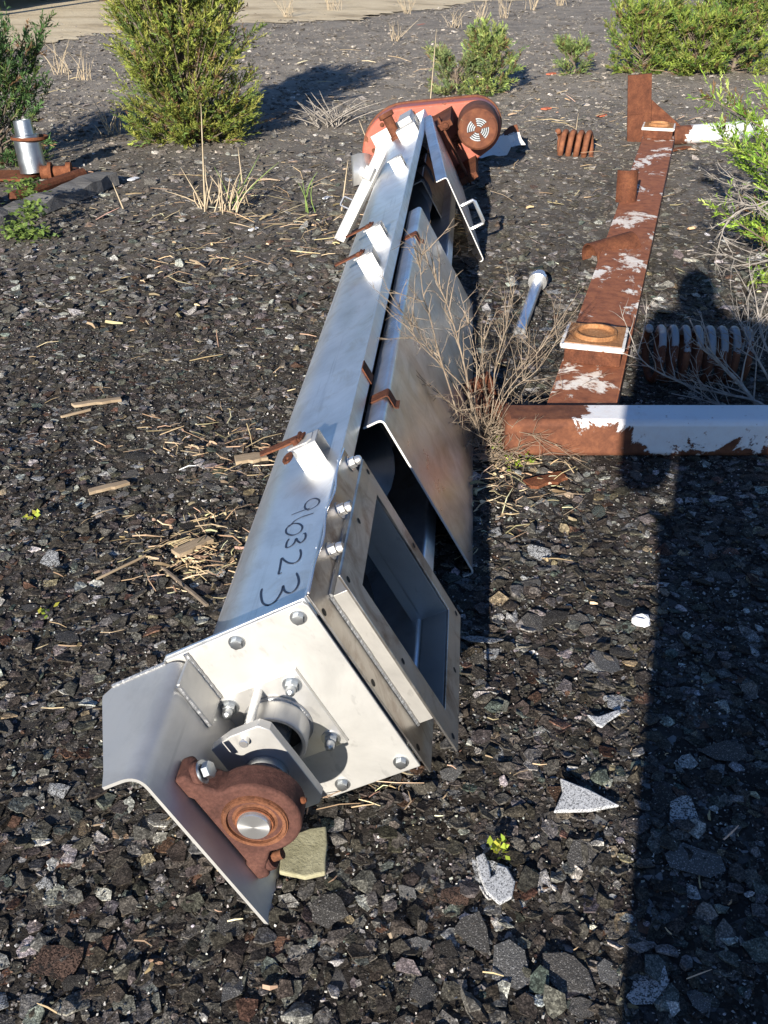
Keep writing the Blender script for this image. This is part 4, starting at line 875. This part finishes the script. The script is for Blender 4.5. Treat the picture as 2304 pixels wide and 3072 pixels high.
# ------------------------------------------------------------------ loose pieces on the ground
def slab(name, label, cat, poly_px, th, material, z=.006, tilt=0):
    P = [ground_at(x, y) for x, y in poly_px]; c = sum(P, Vector())/len(P); t = thing(name, label, cat, (c.x, c.y, float(hgt(c.x, c.y))+z)); t.rotation_euler = (tilt, 0, 0)
    mb = MB().prism([(p.x-c.x, p.y-c.y) for p in P], 0, th, 'z'); mb.obj('slab', material, t, smooth=False, bevel=.003); return t
slab('stone_slab', 'square yellowish stone slab under the rusty bearing', 'stone', [(604, 1900), (608, 1868), (618, 1830), (640, 1818), (672, 1806), (705, 1802), (708, 1840), (704, 1872), (704, 1902), (660, 1912)], .011, 'stone_slab')
m_ = [d.materials[0] for k_, d in variants if k_ == 'white'][0]
wm = mat('shard_pale', (.42, .42, .42), .6); n = N(wm); v = n.new('ShaderNodeTexVoronoi', Scale=480.0); n.link(n.coord(), v.inputs['Vector']); bw_ = n.new('ShaderNodeRGBToBW'); n.link(v.outputs['Color'], bw_.inputs[0])
n.color(n.ramp(bw_.outputs[0], [(.22, (.16, .16, .16)), (.40, (.44, .44, .435)), (.8, (.62, .62, .61))])); n.bump(bw_.outputs[0], .8, .003); M['shard_pale'] = wm
slab('roofing_shard', 'large pale triangular roofing shard right of the bearing', 'shard', [(1193, 1775), (1212, 1735), (1206, 1706), (1270, 1730), (1335, 1762), (1270, 1773)], .008, 'shard_pale', .012, R(4))
slab('roofing_shard', 'pale horseshoe-shaped roofing shard with a notch, below the triangular one', 'shard', [(1027, 1862), (1045, 1852), (1056, 1880), (1060, 1905), (1068, 1900), (1072, 1878), (1095, 1885), (1112, 1915), (1105, 1950), (1078, 1965), (1050, 1940), (1035, 1905)], .007, 'shard_pale', .010)
slab('roofing_shard', 'pale notched roofing shard near the edge of the big shadow', 'shard', [(1265, 1562), (1290, 1566), (1335, 1550), (1338, 1560), (1310, 1578), (1298, 1590), (1286, 1585)], .006, 'shard_pale', .010)
# crumpled paper
g = ground_at(1382, 1352); t = thing('crumpled_paper', 'crumpled white paper scrap at the edge of the big shadow', 'paper', g)
bm = bmesh.new(); bmesh.ops.create_icosphere(bm, subdivisions=2, radius=.024); rp = random.Random(2)
for v in bm.verts: v.co = Vector((v.co.x*1.0, v.co.y*.8, v.co.z*.55+.014))*rp.uniform(.7, 1.25)
me = bpy.data.meshes.new('paper'); bm.to_mesh(me); bm.free(); me.materials.append(M['paper']); o = bpy.data.objects.new('paper_scrap', me); COL.objects.link(o); o.parent = t
def stick(name, label, a, b, w, th, material='wood_pale', cat='wood', z=.008):
    p, q = ground_at(*a), ground_at(*b); c = (p+q)/2; d = q-p; L = d.length; t = thing(name, label, cat, (c.x, c.y, float(hgt(c.x, c.y))+z), rotz=math.atan2(d.y, d.x)-math.pi/2)
    ra = random.Random(int(a[0])); N_ = 7; top = []
    Lf = [(-w/2*(1-.12*abs(k/3-1))*ra.uniform(.75, 1.1), -L/2+L*k/(N_-1)) for k in range(N_)]; Rt = [(w/2*(1-.12*abs(k/3-1))*ra.uniform(.6, 1.1), -L/2+L*k/(N_-1)+ra.uniform(-.06, .06)*L) for k in range(N_-1, -1, -1)]
    MB().prism(Lf+Rt, 0, th, 'z').obj('splinter', material, t, smooth=False, bevel=.0015); return t
stick('wood_splinter', 'long pale wood splinter on the left, topmost of the three', (155, 882), (262, 868), .030, .010)
stick('wood_splinter', 'yellowish flat wood stick on the left below the long splinter', (193, 1062), (275, 1042), .030, .010)
stick('wood_splinter', 'thin pale stick just below the long wood splinter', (132, 905), (200, 888), .010, .008)
stick('wood_chip', 'broad weathered wood chip beside the conveyor, below the rusty latch', (510, 1000), (575, 990), .055, .012)
stick('wood_chip', 'broad yellow wood chip in the straw heap left of the number', (380, 1213), (455, 1180), .040, .012, z=.022)
stick('twig', 'dark straight twig pointing at the conveyor below the straw heap', (355, 1238), (450, 1318), .010, .009, 'bark')
stick('twig', 'long thin pale twig left of the straw heap', (210, 1258), (320, 1205), .007, .006)
stick('rust_scrap', 'flat orange rust flake below the dead shrub', (1140, 1050), (1222, 1030), .06, .010, 'rust_orange', 'scrap')
stick('leaf_litter', 'curled tan dead leaf under the dead shrub', (1035, 995), (1095, 985), .06, .006, 'twig', 'leaf')
stick('rust_scrap', 'rusty flake on the ground right of the main beam near its far end', (1450, 330), (1485, 322), .06, .01, 'rust_orange', 'scrap')
for q, (x, y) in enumerate([(1190, 165), (1180, 235), (910, 55), (1300, 255)]):
    g = ground_at(x, y); stick('brick_scrap', ['red scrap beside the smallest juniper seedling', 'red scrap right of the two-lobed juniper', 'red scrap far behind the belt guard', 'red scrap between the short spring and the rusty upright plate'][q], (x-7, y+1), (x+7, y-2), .06, .012, 'red_scrap', 'scrap')['group'] = 'red scraps at the back'
for q, (x, y, s) in enumerate([(288, 392, .07), (1375, 222, .08), (708, 425, .05), (548, 500, .04)]):
    stick('white_scrap', ['bright white scrap left of the grass tuft', 'bright white scrap right of the rusty upright plate', 'white scrap between grass sprout and conveyor', 'small white scrap at the foot of the grass tuft'][q], (x-8, y+3), (x+8, y-3), s*.7, .008, 'paper', 'scrap')

# ------------------------------------------------------------------ heap of scrap at the left edge
px_, py_ = -2.22, 6.70
t = thing('metal_pipe', 'upright bright metal pipe with a rusty ring at the left edge', 'pipe', (px_, py_, .0)); t.rotation_euler = (R(-4), R(-5), 0)
MB().lathe([(0, .06), (.083, .06), (.080, .28), (.060, .285), (.056, .37), (.045, .372), (.045, .30), (0, .30)], (0, 0, 0), (0, 0, 1), 32).obj('pipe_body', 'galvanised', t)
MB().lathe([(.078, .245), (.112, .258), (.114, .275), (.075, .262), (.078, .245)], (0, 0, 0), (.08, 0, 1), 32).obj('rusty_ring', 'rust_orange', t)
t = thing('rusty_scrap', 'rusty plates and flanged shaft lying under the upright metal pipe', 'scrap', (px_, py_, 0))
mb = MB(); mb.prism([(-.42, -.10), (-.02, -.14), (.03, .02), (-.02, .14), (-.42, .12)], .03, .045, 'z'); mb.obj('plate', 'rust_orange', t, bevel=.002)
mb = MB(); mb.lathe([(0, 0), (.04, 0), (.04, .05), (.06, .05), (.06, .07), (.035, .07), (.035, .16), (.055, .16), (.055, .19), (0, .19)], (.06, -.06, .07), (1, .12, .02), 18); mb.obj('flanged_shaft', 'rust_orange', t)
mb = MB(); mb.prism([(.10, -.02), (.25, .0), (.30, .08), (.22, .14), (.12, .10)], .05, .06, 'z'); mb.obj('plate', 'rust_orange', t)
mb = MB(); mb.tube([(.05, -.62, .05), (.33, -.08, .07)], .033, 10); mb.obj('angle_bar', 'rust', t)
t = thing('old_plank', 'weathered grey plank lying along the scrap heap at the left edge', 'plank', (-1.93, 6.05, 0), rotz=R(-20))
vs = []; r5 = random.Random(5)
for q in range(14):
    y = -.62+1.2*q/13; w = .085-.03*abs(q/13-.5)+r5.uniform(-.012, .012)
    vs += [(-w, y, .012), (w, y, .010), (w*.9, y, .075+r5.uniform(-.012, .012)), (-w*.9, y, .085+r5.uniform(-.012, .012))]
MB().add(vs, [(q*4+k, q*4+(k+1) % 4, q*4+4+(k+1) % 4, q*4+4+k) for q in range(13) for k in range(4)]+[(0, 1, 2, 3), (52, 55, 54, 53)]).obj('plank_body', 'wood_grey', t, smooth=False)
t = thing('hose_coupling', 'grey-green ribbed coupling with a rusty collar at the left edge', 'coupling', (-2.23, 5.78, 0)); t.rotation_euler = (0, 0, R(15))
MB().lathe([(0, 0), (.07, 0)]+[(.072+.006*(q % 2), .01+.012*q) for q in range(9)]+[(.05, .12), (0, .12)], (-.10, .16, .16), (.5, -.7, .15), 26).obj('ribbed_end', 'blue_paint', t)
MB().lathe([(0, 0), (.075, 0), (.085, .02), (.085, .09), (.075, .10), (0, .10)], (-.13, -.06, .085), (1, -.15, 0), 26).obj('drum', 'blue_paint', t)
MB().lathe([(0, 0), (.068, 0), (.072, .01), (.072, .075), (.06, .08), (0, .08)], (.0, -.04, .085), (1, -.15, .1), 24).obj('rusty_collar', 'rust_orange', t)
MB().lathe([(0, 0), (.08, 0), (.085, .03), (.05, .10), (0, .10)], (-.24, -.06, .085), (1, -.1, 0), 24).obj('drum_end', 'stone_slab', t)
g = ground_at(40, 520); t = thing('seedling_juniper', 'small green juniper sprigs among the coupling at the left edge', 'juniper', (g.x, g.y, 0)); leaf_spray('leaves', t, [(0, 0, .05), (.05, .1, .12), (-.02, .3, .2), (.09, -.02, .03)], 160, .045, .03, [(.16, .22, .05), (.11, .17, .04)], 77)
# parked trailer at the far top left
t = thing('storage_trailer', 'dark trailer with pale end panel far at the top left corner', 'trailer', (-6.15, 18.55, .05), rotz=R(80))
MB().box(-1.35, -.55, 0, .08, .05, 2.2).obj('end_panel', 'shed_wall', t, bevel=.01); MB().box(-.55, 3.9, .9, 1.0, .05, 2.2).obj('side_panel', 'steel_dark', t)
MB().box(.4, 1.0, .3, .8, .45, 2.0).obj('tarp_roll', 'tarp_blue', t, bevel=.08); MB().box(1.9, 6.5, .05, .12, .38, 2.2).obj('side_panel', 'shed_wall', t, bevel=.01); MB().box(-.55, 6.5, .3, 2.0, .30, .36).obj('deck', 'black', t)
for x in (-.3, 2.4, 5.4): MB().lathe([(0, 0), (.24, 0), (.26, .03), (.26, .17), (.24, .2), (0, .2)], (x, .5, .26), (0, 1, 0), 24).obj('wheel', 'rubber', t)

# ------------------------------------------------------------------ the photographer, standing at the camera and throwing the shadow on the right
per = thing('person', 'person in dark jacket and jeans holding up a small camera, seen by shadow', 'person', (.165, -.30, 0))
def skin_mesh(name, nodes, edges, material, parent, levels=2):
    me = bpy.data.meshes.new(name); me.from_pydata([p for p, r in nodes], edges, []); o = bpy.data.objects.new(name, me); COL.objects.link(o); o.parent = parent
    md = o.modifiers.new('skin', 'SKIN'); md.use_smooth_shade = True
    for i, (p, r) in enumerate(nodes): me.skin_vertices[0].data[i].radius = r if hasattr(r, '__len__') else (r, r)
    me.skin_vertices[0].data[0].use_root = True
    s = o.modifiers.new('sub', 'SUBSURF'); s.levels = levels; s.render_levels = levels; me.materials.append(M[material]); return o
nodes = [((.04, 0, .92), (.20, .14)), ((.0, 0, 1.10), (.235, .14)), ((-.02, 0, 1.30), (.235, .15)), ((-.03, 0, 1.44), (.17, .12)), ((-.07, .02, 1.53), (.075, .075)), ((-.10, .04, 1.58), (.066, .07)),
         ((-.24, .0, 1.44), .085), ((-.225, .06, 1.02), .10), ((-.25, .20, 1.36), .038), ((-.235, .215, 1.44), .034),
         ((.26, .0, 1.44), .095), ((.27, .07, 1.16), .065), ((-.06, .20, 1.36), .038), ((-.115, .215, 1.44), .034),
         ((-.075, 0, .88), .10), ((-.085, .03, .50), .066), ((-.09, 0, .10), .048), ((-.10, .14, .045), .042),
         ((.125, 0, .88), .10), ((.14, .03, .50), .066), ((.15, 0, .10), .048), ((.16, .14, .045), .042)]
edges = [(0, 1), (1, 2), (2, 3), (3, 4), (4, 5), (3, 6), (6, 7), (7, 8), (8, 9), (3, 10), (10, 11), (11, 12), (12, 13), (0, 14), (14, 15), (15, 16), (16, 17), (0, 18), (18, 19), (19, 20), (20, 21)]
skin_mesh('body', nodes, edges, 'cloth_dark', per)
bm = bmesh.new(); bmesh.ops.create_uvsphere(bm, u_segments=24, v_segments=18, radius=1)
for v in bm.verts:
    x, y, z = v.co; v.co = Vector((x*.076*(1-.18*max(0, -z)), y*.096*(1-.10*max(0, -z)), z*.118)); 
    if y > .8 and abs(x) < .25 and -.35 < z < .1: v.co.y += .018
bmesh.ops.translate(bm, verts=bm.verts, vec=(-.115, .05, 1.645)); me = bpy.data.meshes.new('head'); bm.to_mesh(me); bm.free(); me.materials.append(M['skin']); me.polygons.foreach_set('use_smooth', [True]*len(me.polygons))
hd = bpy.data.objects.new('head', me); COL.objects.link(hd); hd.parent = per
bm = bmesh.new(); bmesh.ops.create_uvsphere(bm, u_segments=24, v_segments=18, radius=1)
bmesh.ops.delete(bm, geom=[v for v in bm.verts if (v.co.y > .35 and v.co.z < .45) or v.co.z < -.55], context='VERTS')
for v in bm.verts: v.co = Vector((v.co.x*.090-.115, v.co.y*.108+.042, v.co.z*.128+1.655))
me = bpy.data.meshes.new('hair'); bm.to_mesh(me); bm.free(); me.materials.append(M['hair']); o = bpy.data.objects.new('hair', me); COL.objects.link(o); o.parent = hd
for sx in (-.03, .03): MB().lathe([(0, 0), (.012, .002), (.009, .007), (0, .009)], (-.115+sx, .138, 1.655), (0, 1, 0), 10).obj('eye', 'black', hd)
MB().box(-.140, -.090, .132, .140, 1.585, 1.592).obj('mouth', 'red_scrap', hd)
for sx in (-1, 1): MB().lathe([(0, -.012), (.022, -.008), (.026, 0), (.018, .008), (0, .006)], (-.115+sx*.078, .045, 1.645), (sx, .2, 0), 12).obj('ear', 'skin', hd)
for hx, sg in ((-.235, 1), (-.115, -1)):
    mb = MB()
    mb.tube([(hx, .215, 1.43), (hx, .232, 1.48)], [.030, .032], 10)
    for q in range(4): mb.tube([(hx, .222+.004*q, 1.458+.014*q), (hx+sg*.018, .262-.003*q, 1.462+.014*q), (hx+sg*.05, .262-.004*q, 1.464+.013*q)], [.0095, .009, .007], 7)
    mb.tube([(hx, .215, 1.455), (hx+sg*.03, .210, 1.465), (hx+sg*.05, .216, 1.47)], [.011, .010, .008], 7); mb.obj('hand', 'skin', per)
skin_mesh('shadow_coat', [((.04, 0, .98), (.215, .15)), ((.045, 0, .62), (.225, .15)), ((.05, 0, .22), (.235, .15))], [(0, 1), (1, 2)], 'cloth_dark', per)  # unseen long garment, added to close the gap in the leg shadow
nodes2 = [((.02, 0, .95), (.178, .128)), ((-.075, 0, .87), .108), ((-.085, .03, .50), .076), ((-.09, 0, .12), .064), ((.125, 0, .87), .108), ((.14, .03, .50), .076), ((.15, 0, .12), .064)]
skin_mesh('trousers', nodes2, [(0, 1), (1, 2), (2, 3), (0, 4), (4, 5), (5, 6)], 'cloth_jeans', per, 2)
cm = thing('compact_camera', 'small black camera held up by the photographer', 'camera', (.005, -.075, 1.455))
MB().box(-.05, .05, -.014, .012, 0, .062).obj('camera_body', 'black', cm, bevel=.004); MB().lathe([(0, 0), (.022, 0), (.022, .02), (.018, .024), (0, .020)], (0, .012, .032), (0, 1, 0), 22).obj('lens', 'rubber', cm)
